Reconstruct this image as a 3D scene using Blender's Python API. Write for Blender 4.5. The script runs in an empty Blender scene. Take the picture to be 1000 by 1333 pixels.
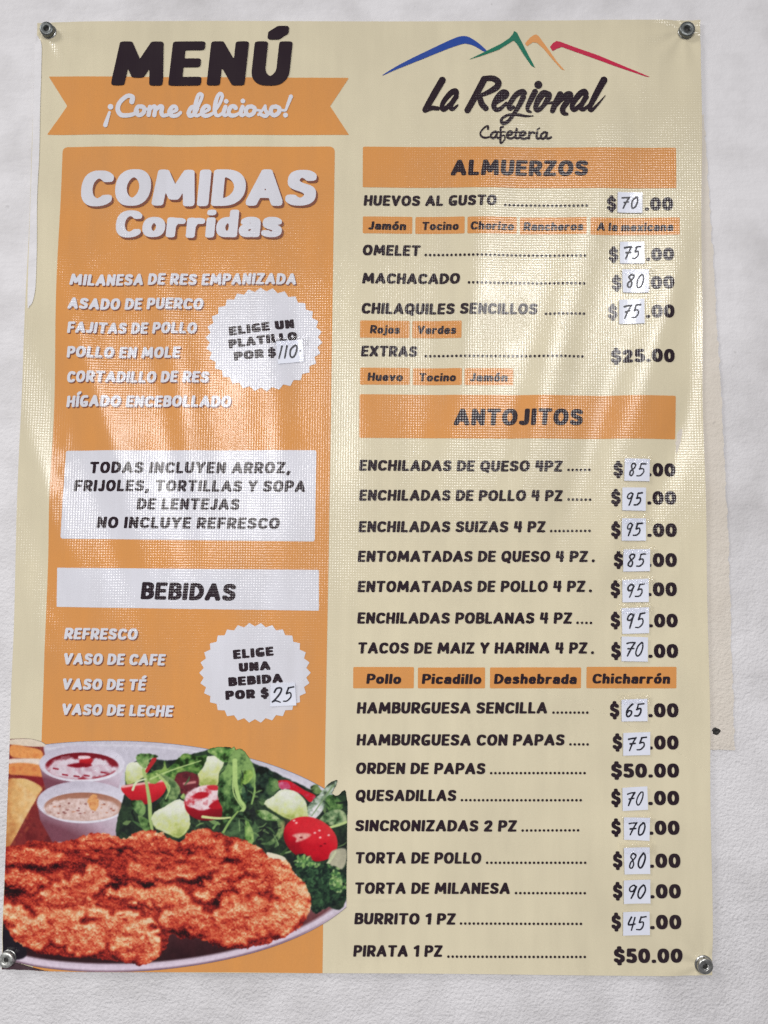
import bpy, math, random
import numpy as np
from math import radians, sin, cos, pi

SC = bpy.context.scene
COL = SC.collection
rng = np.random.default_rng(7)
random.seed(7)

# ------------------------------------------------------------------ camera
CAM = np.array([0.03861, -0.96386, -0.09577])
PITCH, YAW, ROLL = 0.05582, -0.00877, 0.00734
cp, sp, cy, sy, cr, sr = cos(PITCH), sin(PITCH), cos(YAW), sin(YAW), cos(ROLL), sin(ROLL)
FWD = np.array([sy*cp, cy*cp, sp]); R0 = np.array([cy, -sy, 0.0]); U0 = np.cross(R0, FWD)
RIGHT = cr*R0 + sr*U0; UP = -sr*R0 + cr*U0
from mathutils import Matrix
cd = bpy.data.cameras.new('camera'); cam = bpy.data.objects.new('camera', cd); COL.objects.link(cam)
cd.sensor_fit = 'VERTICAL'; cd.sensor_height = 36; cd.sensor_width = 27; cd.lens = 26
cd.clip_start = 0.01; cd.clip_end = 100
cam.matrix_world = Matrix(((RIGHT[0], UP[0], -FWD[0], CAM[0]), (RIGHT[1], UP[1], -FWD[1], CAM[1]),
                           (RIGHT[2], UP[2], -FWD[2], CAM[2]), (0, 0, 0, 1)))
SC.camera = cam

# ------------------------------------------------------------------ light: a covered porch, two bright openings behind the viewer
w = bpy.data.worlds.new('World'); SC.world = w; w.use_nodes = True
w.node_tree.nodes['Background'].inputs[0].default_value = (0.97, 0.97, 1.0, 1)
w.node_tree.nodes['Background'].inputs[1].default_value = 0.15
SC.view_settings.view_transform = 'Standard'; SC.view_settings.look = 'None'
SC.cycles.use_denoising = False                  # the denoiser wipes out the woven sparkle of the vinyl; a little grain is wanted
SC.cycles.use_adaptive_sampling = False; SC.cycles.max_bounces = 4; SC.cycles.sample_clamp_indirect = 2.0
SC.view_settings.exposure = 0.16; SC.view_settings.gamma = 1.0

def area(name, loc, target, sx, sz, power, col):
    ld = bpy.data.lights.new(name, 'AREA'); ld.shape = 'RECTANGLE'; ld.size = sx; ld.size_y = sz
    ld.energy = power; ld.color = col
    o = bpy.data.objects.new(name, ld); COL.objects.link(o); o.location = loc
    from mathutils import Vector
    o.rotation_euler = (Vector(target) - Vector(loc)).to_track_quat('-Z', 'Y').to_euler()
    return o
for nm, loc, sx_, sz_, pw in (('doorway_light', (-0.85, -3.0, 0.50), 0.55, 0.90, 11.5), ('window_light', (0.95, -3.0, 1.10), 0.58, 0.95, 13.5)):
    lo = area(nm, loc, (loc[0]*0.15, 0, -0.85), sx_, sz_, pw, (1.0, 0.985, 0.97))
    lo.data.spread = radians(100)                # spread narrowed and aim set low to brighten the lower wall

area('added_side_light', (-2.9, -1.7, 2.5), (0, 0, -0.2), 1.0, 1.0, 58, (1.0, 0.99, 0.97))  # added lamp, high on the left, for shadows along the banner's right and bottom edges

# ------------------------------------------------------------------ pixel of the photo -> point of the wall plane
FPX = 26/36*1333.0
YS = -0.0045                                     # mean plane of the hung sheet
def unproj(p, y=YS):
    p = np.atleast_2d(np.asarray(p, float))
    d = FWD + (p[:, :1]-500)/FPX*RIGHT - (p[:, 1:2]-666.5)/FPX*UP
    t = (y-CAM[1])/d[:, 1:2]
    q = CAM + d*t
    return q[:, [0, 2]]

# gentle drape of the hung vinyl (metres towards the viewer)
def drape(X, Z):
    ph = X/(1+0.85*(Z-0.22).clip(-0.6, 0.6))
    env = np.exp(-((Z-0.17)/0.27)**2)
    side = 0.25+0.75*np.clip((np.abs(X)-0.05)/0.15, 0, 1)
    edge = np.clip((0.46-np.abs(X))/0.05, 0, 1)
    d = 0.0022*env*side*edge*(np.sin(ph*47+0.9+2.2*Z)+0.22*np.sin(ph*97+2.0-5*Z)+0.6*np.sin(ph*33+Z*7))
    d += 0.0006*np.exp(-((Z+0.05)/0.35)**2)*np.sin(X*21+Z*6.3+1.1)*edge
    d += 0.00035*np.sin(X*33-Z*17)*np.sin(Z*27+X*5)*edge*np.exp(-((Z+0.1)/0.45)**2)
    # free edges stand off the wall, corners are pulled in by the screws
    d += 0.0032*np.clip((X-0.425)/0.035, 0, 1)**2*(0.6+0.4*np.sin(Z*7+1))*np.clip((0.60-np.abs(Z))/0.12, 0, 1)
    d += 0.0026*np.clip((-0.585-Z)/0.04, 0, 1)**2*(0.6+0.4*np.sin(X*13))*np.clip((0.44-np.abs(X))/0.1, 0, 1)
    for sx_, sz_ in ((-0.437, 0.613), (0.430, 0.611), (-0.439, -0.609), (0.437, -0.608)):
        r = np.hypot(X-sx_, Z-sz_); th = np.arctan2(Z-sz_, X-sx_)
        d -= 0.0022*np.exp(-(r/0.028)**2)
        d += 0.0005*np.sin(th*9+sx_*7)*np.exp(-((r-0.035)/0.028)**2)
    # flattening creases low down and beside the left hem
    for zc, a in ((-0.533, .00022), (-0.541, .00016), (-0.557, .0001)):
        d += a*np.exp(-((Z-zc-0.004*np.sin(X*9))/0.0022)**2)*(X < 0.05)*(0.5+0.5*np.sin(X*31+zc*400))
    kx = X+0.395-0.045*(Z+0.1); d += 0.0004*np.exp(-(kx/0.006)**2)*np.exp(-((Z+0.02)/0.22)**2)*np.sin(Z*95+3*np.sin(Z*31))
    return d
def drape_n(X, Z):
    e = 5e-4
    gx = (drape(X+e, Z)-drape(X-e, Z))/(2*e); gz = (drape(X, Z+e)-drape(X, Z-e))/(2*e)
    n = np.stack([-gx, -np.ones_like(gx), -gz], 1)       # surface y = YS - d
    return n/np.linalg.norm(n, axis=1, keepdims=True)

# ------------------------------------------------------------------ materials
def lin(c):
    c = np.asarray(c, float)/255.0
    return np.where(c <= 0.04045, c/12.92, ((c+0.055)/1.055)**2.4)
class NT:
    def __init__(s, name):
        s.m = bpy.data.materials.new(name); s.m.use_nodes = True; s.t = s.m.node_tree
        s.b = s.t.nodes['Principled BSDF']
    def n(s, typ, **kw):
        o = s.t.nodes.new(typ)
        for k, v in kw.items(): setattr(o, k, v)
        return o
    def l(s, a, b): s.t.links.new(a, b)
    def math(s, op, a, b=None, c=None):
        o = s.n('ShaderNodeMath', operation=op)
        for i, v in enumerate((a, b, c)):
            if v is None: continue
            if isinstance(v, (int, float)): o.inputs[i].default_value = v
            else: s.l(v, o.inputs[i])
        return o.outputs[0]
    def noise(s, vec, scale, detail=3, rough=0.55):
        o = s.n('ShaderNodeTexNoise'); o.inputs['Scale'].default_value = scale
        o.inputs['Detail'].default_value = detail; o.inputs['Roughness'].default_value = rough
        s.l(vec, o.inputs['Vector']); return o.outputs['Fac']
    def vmul(s, vec, v):
        o = s.n('ShaderNodeVectorMath', operation='MULTIPLY'); s.l(vec, o.inputs[0]); o.inputs[1].default_value = v
        return o.outputs[0]
    def mapr(s, v, a, b, c, d):
        o = s.n('ShaderNodeMapRange'); s.l(v, o.inputs[0])
        for i, x in enumerate((a, b, c, d)): o.inputs[i+1].default_value = x
        return o.outputs[0]
    def mixc(s, f, a, b, mode='MIX'):
        o = s.n('ShaderNodeMix', data_type='RGBA', blend_type=mode)
        if isinstance(f, (int, float)): o.inputs[0].default_value = f
        else: s.l(f, o.inputs[0])
        for i, v in ((6, a), (7, b)):
            if isinstance(v, (tuple, list, np.ndarray)): o.inputs[i].default_value = (*v[:3], 1)
            else: s.l(v, o.inputs[i])
        return o.outputs[2]

PER = 0.0034                                     # pitch of the scrim woven into the vinyl
def vinyl(name, srgb=None, attr=None, rough=0.17, grime=0.17):
    m = NT(name)
    geo = m.n('ShaderNodeNewGeometry'); pos = geo.outputs['Position']
    sep = m.n('ShaderNodeSeparateXYZ'); m.l(pos, sep.inputs[0]); X, Z = sep.outputs[0], sep.outputs[2]
    if attr:
        a = m.n('ShaderNodeVertexColor'); a.layer_name = attr; base = a.outputs[0]
    else:
        rgb = m.n('ShaderNodeRGB'); rgb.outputs[0].default_value = (*lin(srgb), 1); base = rgb.outputs[0]
    n1 = m.noise(pos, 6, 4); n2 = m.noise(m.vmul(pos, (60, 60, 9)), 1.0, 3)
    g = m.mapr(m.math('ADD', n1, m.math('MULTIPLY', n2, 0.5)), 0.55, 1.0, 0.0, grime)
    col = m.mixc(g, base, tuple(lin((120, 112, 100))))
    n3 = m.noise(pos, 900, 1)
    sp_ = m.mapr(n3, 0.3, 0.7, 0.965, 1.035)
    vm = m.n('ShaderNodeVectorMath', operation='SCALE'); m.l(col, vm.inputs[0]); m.l(sp_, vm.inputs['Scale'])
    m.l(vm.outputs[0], m.b.inputs['Base Color'])
    # woven relief: slopes of two thread families, each wandering and fading
    wob = m.noise(pos, 45, 2); amp = m.mapr(m.noise(pos, 13, 3), 0.3, 0.7, 0.45, 1.25)
    jit = m.math('MULTIPLY', m.math('SUBTRACT', m.noise(pos, 620, 0), 0.5), 0.07)
    jit2 = m.math('MULTIPLY', m.math('SUBTRACT', m.noise(m.vmul(pos, (1, 1, 1.07)), 560, 0), 0.5), 0.07)
    wz = m.math('MULTIPLY', m.math('SINE', m.math('ADD', m.math('MULTIPLY', Z, 2*pi/PER), m.math('MULTIPLY', wob, 3.0))), 0.080)
    wx = m.math('MULTIPLY', m.math('SINE', m.math('ADD', m.math('MULTIPLY', X, 2*pi/PER), m.math('MULTIPLY', wob, 3.0))), 0.064)
    sz = m.math('MULTIPLY', m.math('ADD', wz, jit), amp); sx = m.math('MULTIPLY', m.math('ADD', wx, jit2), amp)
    cmb = m.n('ShaderNodeCombineXYZ'); m.l(sx, cmb.inputs[0]); m.l(sz, cmb.inputs[2])
    ad = m.n('ShaderNodeVectorMath', operation='ADD'); m.l(geo.outputs['Normal'], ad.inputs[0]); m.l(cmb.outputs[0], ad.inputs[1])
    nm = m.n('ShaderNodeVectorMath', operation='NORMALIZE'); m.l(ad.outputs[0], nm.inputs[0])
    # the print is matt; the clear laminate over the scrim carries the relief and the gloss
    m.b.inputs['Roughness'].default_value = 0.6; m.b.inputs['Specular IOR Level'].default_value = 0.0
    m.b.inputs['Coat Weight'].default_value = 1.0; m.b.inputs['Coat IOR'].default_value = 1.41
    m.l(nm.outputs[0], m.b.inputs['Coat Normal'])
    m.l(m.mapr(n1, 0.3, 0.7, rough*0.85, rough*1.3), m.b.inputs['Coat Roughness'])
    return m.m

M_CREAM = vinyl('cream_vinyl', (220, 210, 182))
M_ORANGE = vinyl('orange_ink', (217, 150, 84))
M_WHITE = vinyl('white_ink', (219, 219, 228))
M_DARK = vinyl('dark_ink', (41, 29, 38), grime=0.05)
M_BROWN = vinyl('brown_ink', (128, 76, 62))
M_RIBBON = M_ORANGE
M_BLUE = vinyl('blue_ink', (38, 74, 158)); M_GREEN = vinyl('green_ink', (18, 116, 92))
M_TAN = vinyl('light_orange_ink', (226, 158, 96)); M_RED = vinyl('red_ink', (196, 40, 76))
M_FOOD = vinyl('printed_photo', attr='print', grime=0.04)
M_HEM = vinyl('edge_hem', (176, 168, 140), grime=0.3)

def paper_mat(name, srgb):
    m = NT(name); geo = m.n('ShaderNodeNewGeometry'); pos = geo.outputs['Position']
    n = m.noise(pos, 60, 4)
    m.l(m.mixc(m.mapr(n, 0.35, 0.75, 0, 0.18), tuple(lin(srgb)), tuple(lin((196, 198, 212)))), m.b.inputs['Base Color'])
    bp = m.n('ShaderNodeBump'); bp.inputs['Strength'].default_value = 0.35; bp.inputs['Distance'].default_value = 0.0006
    m.l(m.noise(pos, 120, 3), bp.inputs['Height']); m.l(bp.outputs[0], m.b.inputs['Normal'])
    m.b.inputs['Roughness'].default_value = 0.45
    m.b.inputs['Coat Weight'].default_value = 0.5; m.b.inputs['Coat Roughness'].default_value = 0.12
    return m.m
M_PAPER = paper_mat('price_paper', (224, 227, 240))

def tape_mat():
    m = NT('clear_tape'); t = m.t; out = t.nodes['Material Output']
    tb = m.n('ShaderNodeBsdfTransparent'); gb = m.n('ShaderNodeBsdfGlossy'); gb.inputs['Roughness'].default_value = 0.08
    geo = m.n('ShaderNodeNewGeometry'); bp = m.n('ShaderNodeBump'); bp.inputs['Distance'].default_value = 0.002; bp.inputs['Strength'].default_value = 0.9
    m.l(m.noise(geo.outputs['Position'], 210, 3), bp.inputs['Height']); m.l(bp.outputs[0], gb.inputs['Normal'])
    fr = m.n('ShaderNodeFresnel'); fr.inputs['IOR'].default_value = 1.5
    mx = m.n('ShaderNodeMixShader'); m.l(fr.outputs[0], mx.inputs[0]); m.l(tb.outputs[0], mx.inputs[1]); m.l(gb.outputs[0], mx.inputs[2])
    m.l(mx.outputs[0], out.inputs['Surface']); return m.m
M_TAPE = tape_mat()
def ink_mat(name, srgb):
    m = NT(name); geo = m.n('ShaderNodeNewGeometry')
    m.l(m.mixc(m.mapr(m.noise(geo.outputs['Position'], 500, 2), 0.4, 0.8, 0, 0.35), tuple(lin(srgb)), tuple(lin((70, 70, 90)))), m.b.inputs['Base Color'])
    m.b.inputs['Roughness'].default_value = 0.4
    return m.m
M_PEN = ink_mat('marker_ink', (22, 22, 34))

def stucco(name, base, stain):
    m = NT(name); geo = m.n('ShaderNodeNewGeometry'); pos = geo.outputs['Position']
    big = m.noise(pos, 3.1, 5, 0.6); fine = m.noise(pos, 34, 5, 0.65); sm = m.noise(pos, 11, 4, 0.6)
    f = m.mapr(m.math('ADD', m.math('MULTIPLY', big, 0.6), m.math('MULTIPLY', sm, 0.5)), 0.50, 0.74, 0.0, 0.75)
    c = m.mixc(f, tuple(lin(base)), tuple(lin(stain)))
    spots = m.mapr(m.noise(pos, 95, 2, 0.5), 0.70, 0.78, 0.0, 0.40)
    c = m.mixc(m.math('MULTIPLY', spots, m.mapr(big, 0.45, 0.6, 0.1, 1.0)), c, tuple(lin((128, 124, 124))))
    m.l(c, m.b.inputs['Base Color']); m.b.inputs['Roughness'].default_value = 0.75
    sep = m.n('ShaderNodeSeparateXYZ'); m.l(pos, sep.inputs[0])
    rough_amt = m.mapr(m.math('ADD', sep.outputs[2], m.math('MULTIPLY', sm, 0.3)), 0.45, -0.45, 0.14, 1.0)
    vor = m.n('ShaderNodeTexVoronoi', feature='SMOOTH_F1'); vor.inputs['Scale'].default_value = 300; m.l(pos, vor.inputs['Vector'])
    grain = m.noise(pos, 240, 4, 0.65)
    h = m.math('ADD', m.math('MULTIPLY', m.math('MULTIPLY', grain, rough_amt), 0.0030),
               m.math('ADD', m.math('MULTIPLY', sm, 0.0045), m.math('MULTIPLY', m.math('MULTIPLY', vor.outputs[0], rough_amt), 0.0010)))
    h = m.math('ADD', h, m.math('MULTIPLY', m.noise(m.vmul(pos, (20, 1, 70)), 1.0, 2), 0.0012))
    bp = m.n('ShaderNodeBump'); bp.inputs['Strength'].default_value = 0.8; bp.inputs['Distance'].default_value = 1.0
    m.l(h, bp.inputs['Height']); m.l(bp.outputs[0], m.b.inputs['Normal'])
    return m.m
M_WALL = stucco('white_stucco', (223, 221, 224), (180, 177, 178))
M_BARE = stucco('old_cream_paint', (217, 209, 199), (203, 194, 182))

def metal(name, srgb, rough):
    m = NT(name); geo = m.n('ShaderNodeNewGeometry'); pos = geo.outputs['Position']
    m.b.inputs['Metallic'].default_value = 0.9
    m.l(m.mixc(m.mapr(m.noise(pos, 300, 4), 0.35, 0.7, 0, 0.6), tuple(lin(srgb)), tuple(lin((92, 92, 90)))), m.b.inputs['Base Color'])
    m.l(m.mapr(m.noise(pos, 200, 2), 0.3, 0.7, rough*0.8, rough*1.3), m.b.inputs['Roughness'])
    return m.m
M_ZINC = metal('zinc_washer', (190, 190, 188), 0.30)
M_STEEL = metal('grey_steel', (120, 124, 124), 0.42)
M_PALE = metal('pale_steel', (225, 226, 222), 0.45)
def flat(name, srgb, r=0.8):
    m = NT(name); geo = m.n('ShaderNodeNewGeometry')
    m.l(m.mixc(m.mapr(m.noise(geo.outputs['Position'], 400, 3), 0.3, 0.7, 0, 0.5), tuple(lin(srgb)), tuple(lin((60, 56, 54)))), m.b.inputs['Base Color'])
    m.b.inputs['Roughness'].default_value = r; return m.m
M_BLACK = flat('black_plastic', (22, 22, 22), 0.6)

# ------------------------------------------------------------------ objects
def link(name, verts, faces, mat, parent=None, normals=None, smooth=True):
    me = bpy.data.meshes.new(name)
    me.from_pydata([tuple(map(float, v)) for v in verts], [], faces); me.update()
    if smooth: me.polygons.foreach_set('use_smooth', [True]*len(me.polygons))
    if normals is not None: me.normals_split_custom_set_from_vertices([tuple(map(float, n)) for n in normals])
    me.materials.append(mat)
    o = bpy.data.objects.new(name, me); COL.objects.link(o)
    if parent: o.parent = parent
    return o
def empty(name, loc=(0, 0, 0), **tags):
    o = bpy.data.objects.new(name, None); o.empty_display_size = 0.02; COL.objects.link(o); o.location = loc
    for k, v in tags.items(): o[k] = v
    return o

# layers of print, each 0.12 mm in front of the one below
def on_sheet(name, P, faces, mat, parent, layer, plane=False):
    """P: (n,2) photo pixels (or plane metres when plane=True) laid on the draped sheet."""
    Q = np.asarray(P, float) if plane else unproj(P)
    X, Z = Q[:, 0], Q[:, 1]
    Y = YS - drape(X, Z) - 0.0002*layer
    n = drape_n(X, Z)
    V = np.stack([X, Y, Z], 1)
    # face towards -Y
    f0 = []
    for f in faces:
        a, b, c = (Q[f[0]], Q[f[1]], Q[f[2]])
        A = 0.0
        for i in range(len(f)):
            p, q = Q[f[i]], Q[f[(i+1) % len(f)]]; A += p[0]*q[1]-q[0]*p[1]
        f0.append(tuple(f) if A > 0 else tuple(reversed(f)))
    return link(name, V, f0, mat, parent, n)

# marching squares: filled outline of S > 0, sampled at xs, ys
def contour_fill(S, xs, ys, run=10):
    ny, nx = S.shape; ins = S > 0
    V = []; idx = {}; faces = []
    def corner(j, i):
        k = (0, j, i)
        if k not in idx: idx[k] = len(V); V.append((xs[i], ys[j]))
        return idx[k]
    def cut(j0, i0, j1, i1):
        k = (1, j0, i0, j1, i1) if (j0, i0) < (j1, i1) else (1, j1, i1, j0, i0)
        if k not in idx:
            a, b = S[j0, i0], S[j1, i1]; t = min(max(a/(a-b), 0.02), 0.98)
            idx[k] = len(V); V.append((xs[i0]+(xs[i1]-xs[i0])*t, ys[j0]+(ys[j1]-ys[j0])*t))
        return idx[k]
    cnt = ins[:-1, :-1].astype(int)+ins[1:, :-1]+ins[:-1, 1:]+ins[1:, 1:]
    for j in range(ny-1):
        i = 0; row = cnt[j]
        while i < nx-1:
            c = row[i]
            if c == 0: i += 1; continue
            if c == 4:
                e = i
                while e < nx-1 and row[e] == 4 and e-i < run: e += 1
                faces.append((corner(j, i), corner(j, e), corner(j+1, e), corner(j+1, i))); i = e; continue
            cs = ((j, i), (j, i+1), (j+1, i+1), (j+1, i)); poly = []
            for k in range(4):
                p, q = cs[k], cs[(k+1) % 4]
                if ins[p]: poly.append(corner(*p))
                if ins[p] != ins[q]: poly.append(cut(*p, *q))
            if len(poly) >= 3: faces.append(tuple(poly))
            i += 1
    return np.array(V).reshape(-1, 2), faces

def pen_field(samples, x0, x1, y0, y1, step, n):
    """samples: (x,y,a,b) pen footprints (superellipse)."""
    xs = np.arange(x0, x1+step, step); ys = np.arange(y0, y1+step, step)
    F = np.full((len(ys), len(xs)), 4.0)
    for (x, y, a, b) in samples:
        i0 = max(0, int((x-1.6*a-x0)/step)); i1 = min(len(xs), int((x+1.6*a-x0)/step)+2)
        j0 = max(0, int((y-1.6*b-y0)/step)); j1 = min(len(ys), int((y+1.6*b-y0)/step)+2)
        if i1 <= i0 or j1 <= j0: continue
        dx = (np.abs(xs[i0:i1]-x)/a)**n; dy = (np.abs(ys[j0:j1]-y)/b)**n
        f = (dx[None, :]+dy[:, None])**(1/n)
        F[j0:j1, i0:i1] = np.minimum(F[j0:j1, i0:i1], f)
    return 1-F, xs, ys

def parse(path):
    """M/L/C path -> list of polylines"""
    out = []; cur = None
    toks = path.replace('M', ' M ').replace('L', ' L ').replace('C', ' C ').split()
    k = 0; mode = 'M'
    pt = lambda s: tuple(float(v) for v in s.split(','))
    while k < len(toks):
        if toks[k] in 'MLC': mode = toks[k]; k += 1; continue
        if mode == 'M': cur = [pt(toks[k])]; out.append(cur); k += 1; mode = 'L'
        elif mode == 'L': cur.append(pt(toks[k])); k += 1
        else:
            p0 = cur[-1]; p1, p2, p3 = pt(toks[k]), pt(toks[k+1]), pt(toks[k+2]); k += 3
            for t in np.linspace(0, 1, 22)[1:]:
                s = 1-t
                cur.append(tuple(s**3*p0[q]+3*s*s*t*p1[q]+3*s*t*t*p2[q]+t**3*p3[q] for q in (0, 1)))
    return out
def dense(poly, step):
    pts = [poly[0]]
    for p, q in zip(poly[:-1], poly[1:]):
        d = math.hypot(q[0]-p[0], q[1]-p[1]); m = max(1, int(math.ceil(d/step)))
        for t in range(1, m+1): pts.append((p[0]+(q[0]-p[0])*t/m, p[1]+(q[1]-p[1])*t/m))
    return pts

O_ = 'M.29,1 C-.1,1 -.1,0 .29,0 C.68,0 .68,1 .29,1'
P_ = 'M0,0 L0,1 L.2,1 C.56,1 .56,.42 .2,.42 L0,.42'
C_ = 'M.5,.83 C.4,1.03 0,1.1 0,.48 C0,-.1 .38,-.05 .5,.13'
S_ = 'M.43,.86 C.34,1.03 .02,1.05 .02,.75 C.02,.46 .45,.56 .45,.26 C.45,-.05 .08,-.04 0,.13'
BOWL = 'M.37,.42 C.37,.76 0,.76 0,.33 C0,-.1 .37,-.08 .37,.26'
OL = 'M.2,.66 C-.07,.66 -.07,0 .2,0 C.47,0 .47,.66 .2,.66'
GL = {
 'A': (.6, 'M0,0 L.3,1 L.6,0 M.12,.27 L.48,.27'), 'B': (.42, 'M0,0 L0,1 L.2,1 C.5,1 .5,.53 .2,.53 L0,.53 M.2,.53 C.56,.53 .56,0 .2,0 L0,0'),
 'C': (.5, C_), 'D': (.5, 'M0,0 L0,1 L.12,1 C.66,1 .66,0 .12,0 L0,0'), 'E': (.38, 'M.38,1 L0,1 L0,0 L.38,0 M0,.52 L.33,.52'),
 'F': (.38, 'M.38,1 L0,1 L0,0 M0,.48 L.33,.48'), 'G': (.5, 'M.45,.97 C.3,1.04 0,1.04 0,.48 C0,-.1 .38,-.06 .49,.06 L.49,.37 L.32,.37'), 'H': (.48, 'M0,0 L0,1 M.48,0 L.48,1 M0,.5 L.48,.5'),
 'I': (.0, 'M0,0 L0,1'), 'J': (.28, 'M.28,1 L.28,.3 C.28,-.06 .1,-.04 0,.08'), 'K': (.46, 'M0,0 L0,1 M.42,1 L.05,.52 L.46,0'),
 'L': (.35, 'M0,1 L0,0 L.35,0'), 'M': (.74, 'M0,0 L.07,1 L.37,.22 L.67,1 L.74,0'), 'N': (.48, 'M0,0 L0,1 L.48,0 L.48,1'),
 'O': (.58, O_), 'P': (.45, P_), 'Q': (.58, O_+' M.34,.2 L.54,-.16'), 'R': (.46, P_+' M.2,.42 L.46,0'), 'S': (.45, S_),
 'T': (.5, 'M0,1 L.5,1 M.25,1 L.25,0'), 'U': (.48, 'M0,1 L0,.35 C0,-.12 .48,-.12 .48,.35 L.48,1'), 'V': (.54, 'M0,1 L.27,0 L.54,1'),
 'X': (.5, 'M0,0 L.5,1 M0,1 L.5,0'), 'Y': (.52, 'M0,1 L.26,.45 L.52,1 M.26,.45 L.26,0'), 'Z': (.45, 'M0,1 L.44,1 L0,0 L.45,0'),
 '0': (.5, 'M.25,1 C-.09,1 -.09,0 .25,0 C.59,0 .59,1 .25,1'), '1': (.22, 'M0,.82 L.22,1 L.22,0'),
 '2': (.42, 'M0,.8 C.08,1.06 .42,1.06 .4,.7 C.38,.48 .1,.25 0,0 L.42,0'), '4': (.44, 'M.04,1 L0,.42 L.44,.42 M.38,1 L.38,0'),
 '5': (.42, 'M.38,1 L.06,1 L.04,.55 C.5,.75 .58,-.08 .16,0 C.08,.01 .04,.03 0,.08'),
 '$': (.44, S_+' M.23,1.2 L.23,1 M.23,0 L.23,-.2'), '.': (0, 'M0,0 L0,.01'), ',': (.06, 'M.06,0 L.06,.02 L.0,-.2'),
 'a': (.36, 'M.04,.57 C.1,.71 .36,.72 .36,.46 L.36,0 M.36,.37 C.08,.4 -.02,.3 0,.17 C.02,-.05 .28,-.05 .36,.15'), 'b': (.37, 'M0,1 L0,0 M0,.4 C0,.76 .37,.76 .37,.33 C.37,-.1 0,-.1 0,.24'),
 'c': (.34, 'M.34,.56 C.26,.72 0,.74 0,.33 C0,-.07 .26,-.06 .34,.09'), 'd': (.37, BOWL+' M.37,1 L.37,0'),
 'e': (.37, 'M0,.34 L.36,.34 C.4,.77 0,.77 0,.33 C0,-.08 .28,-.06 .36,.08'), 'h': (.36, 'M0,1 L0,0 M0,.42 C.08,.74 .36,.74 .36,.42 L.36,0'),
 'i': (0, 'M0,.66 L0,0 M0,1 L0,1.01'), 'j': (.1, 'M.1,.66 L.1,-.12 C.1,-.3 0,-.3 -.1,-.24 M.1,1 L.1,1.01'), 'l': (0, 'M0,1 L0,0'),
 'm': (.64, 'M0,.66 L0,0 M0,.42 C.06,.74 .32,.74 .32,.42 L.32,0 M.32,.42 C.38,.74 .64,.74 .64,.42 L.64,0'),
 'n': (.36, 'M0,.66 L0,0 M0,.42 C.08,.74 .36,.74 .36,.42 L.36,0'), 'o': (.4, OL), 'r': (.27, 'M0,.66 L0,0 M0,.36 C.04,.6 .14,.7 .27,.62'),
 's': (.33, 'M.31,.57 C.22,.71 0,.71 .02,.5 C.04,.3 .33,.38 .33,.17 C.33,-.04 .08,-.03 0,.07'),
 'u': (.36, 'M0,.66 L0,.25 C0,-.1 .36,-.1 .36,.25 M.36,.66 L.36,0'), 'v': (.4, 'M0,.66 L.2,0 L.4,.66'),
 'x': (.36, 'M0,0 L.36,.66 M0,.66 L.36,0'), 'z': (.35, 'M0,.66 L.34,.66 L0,0 L.35,0')}
for c, b, x in (('Á', 'A', .3), ('É', 'E', .2), ('Í', 'I', 0), ('Ó', 'O', .29), ('Ú', 'U', .24)):
    GL[c] = (GL[b][0], GL[b][1]+' M%g,1.30 L%g,1.44' % (x, x+.14))
GL['ó'] = (.4, OL+' M.2,.95 L.32,1.08')
CACHE = {}
def glyph(ch, a, b, n, step):
    k = (ch, a, b, n, step)
    if k not in CACHE:
        wd, path = GL[ch]; sm = []
        for poly in parse(path):
            q = [(a+x, b+y*(1-2*b)) for x, y in poly]
            for x, y in dense(q, min(a, b)*0.22): sm.append((x, y, a, b))
        xs = [s[0] for s in sm]; ys = [s[1] for s in sm]
        F = pen_field(sm, min(xs)-a-.08, max(xs)+a+.08, min(ys)-b-.08, max(ys)+b+.08, step, n)
        CACHE[k] = contour_fill(*F)
    return CACHE[k]

def text_geo(s, p0, p1, cap, wt=(.125, .10), n=2.8, slant=.10, step=1/36, gap=.115, space=.30):
    """s set on the baseline p0..p1 (photo pixels) with capitals cap pixels tall; returns plane points, faces"""
    a, b = wt; x = 0; pl = []
    for ch in s:
        if ch == ' ': x += space; continue
        pl.append((ch, x)); x += GL[ch][0]+2*a+gap
    tot = x-gap
    q0, q1 = unproj([p0])[0], unproj([p1])[0]
    e1 = q1-q0; L = np.linalg.norm(e1); e1 = e1/L; e2 = np.array([-e1[1], e1[0]])
    pm = np.array([(p0[0]+p1[0])/2, (p0[1]+p1[1])/2])
    capm = np.linalg.norm(unproj([pm])[0]-unproj([pm-np.array([0, cap])])[0])
    sx = (L-slant*capm*0.6)/tot
    V = []; F = []; off = 0
    for ch, gx in pl:
        v, f = glyph(ch, a, b, n, step)
        X = (v[:, 0]+gx)*sx + slant*v[:, 1]*capm; Y = v[:, 1]*capm
        V.append(q0+X[:, None]*e1+Y[:, None]*e2)
        F += [tuple(i+off for i in ff) for ff in f]; off += len(v)
    return np.concatenate(V), F
def text(name, s, p0, p1, cap, mat, parent, layer, shadow=None, **kw):
    V, F = text_geo(s, p0, p1, cap, **kw)
    if shadow:
        d = unproj([(500+shadow[0], 666+shadow[1])])[0]-unproj([(500, 666)])[0]
        sh = on_sheet('drop_shade', V+d, F, M_BROWN, None, layer-0.5, plane=True)
    o = on_sheet(name, V, F, mat, parent, layer, plane=True)
    if shadow: sh.parent = o
    return o
def label(o, s): o['label'] = s; return o

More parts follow.
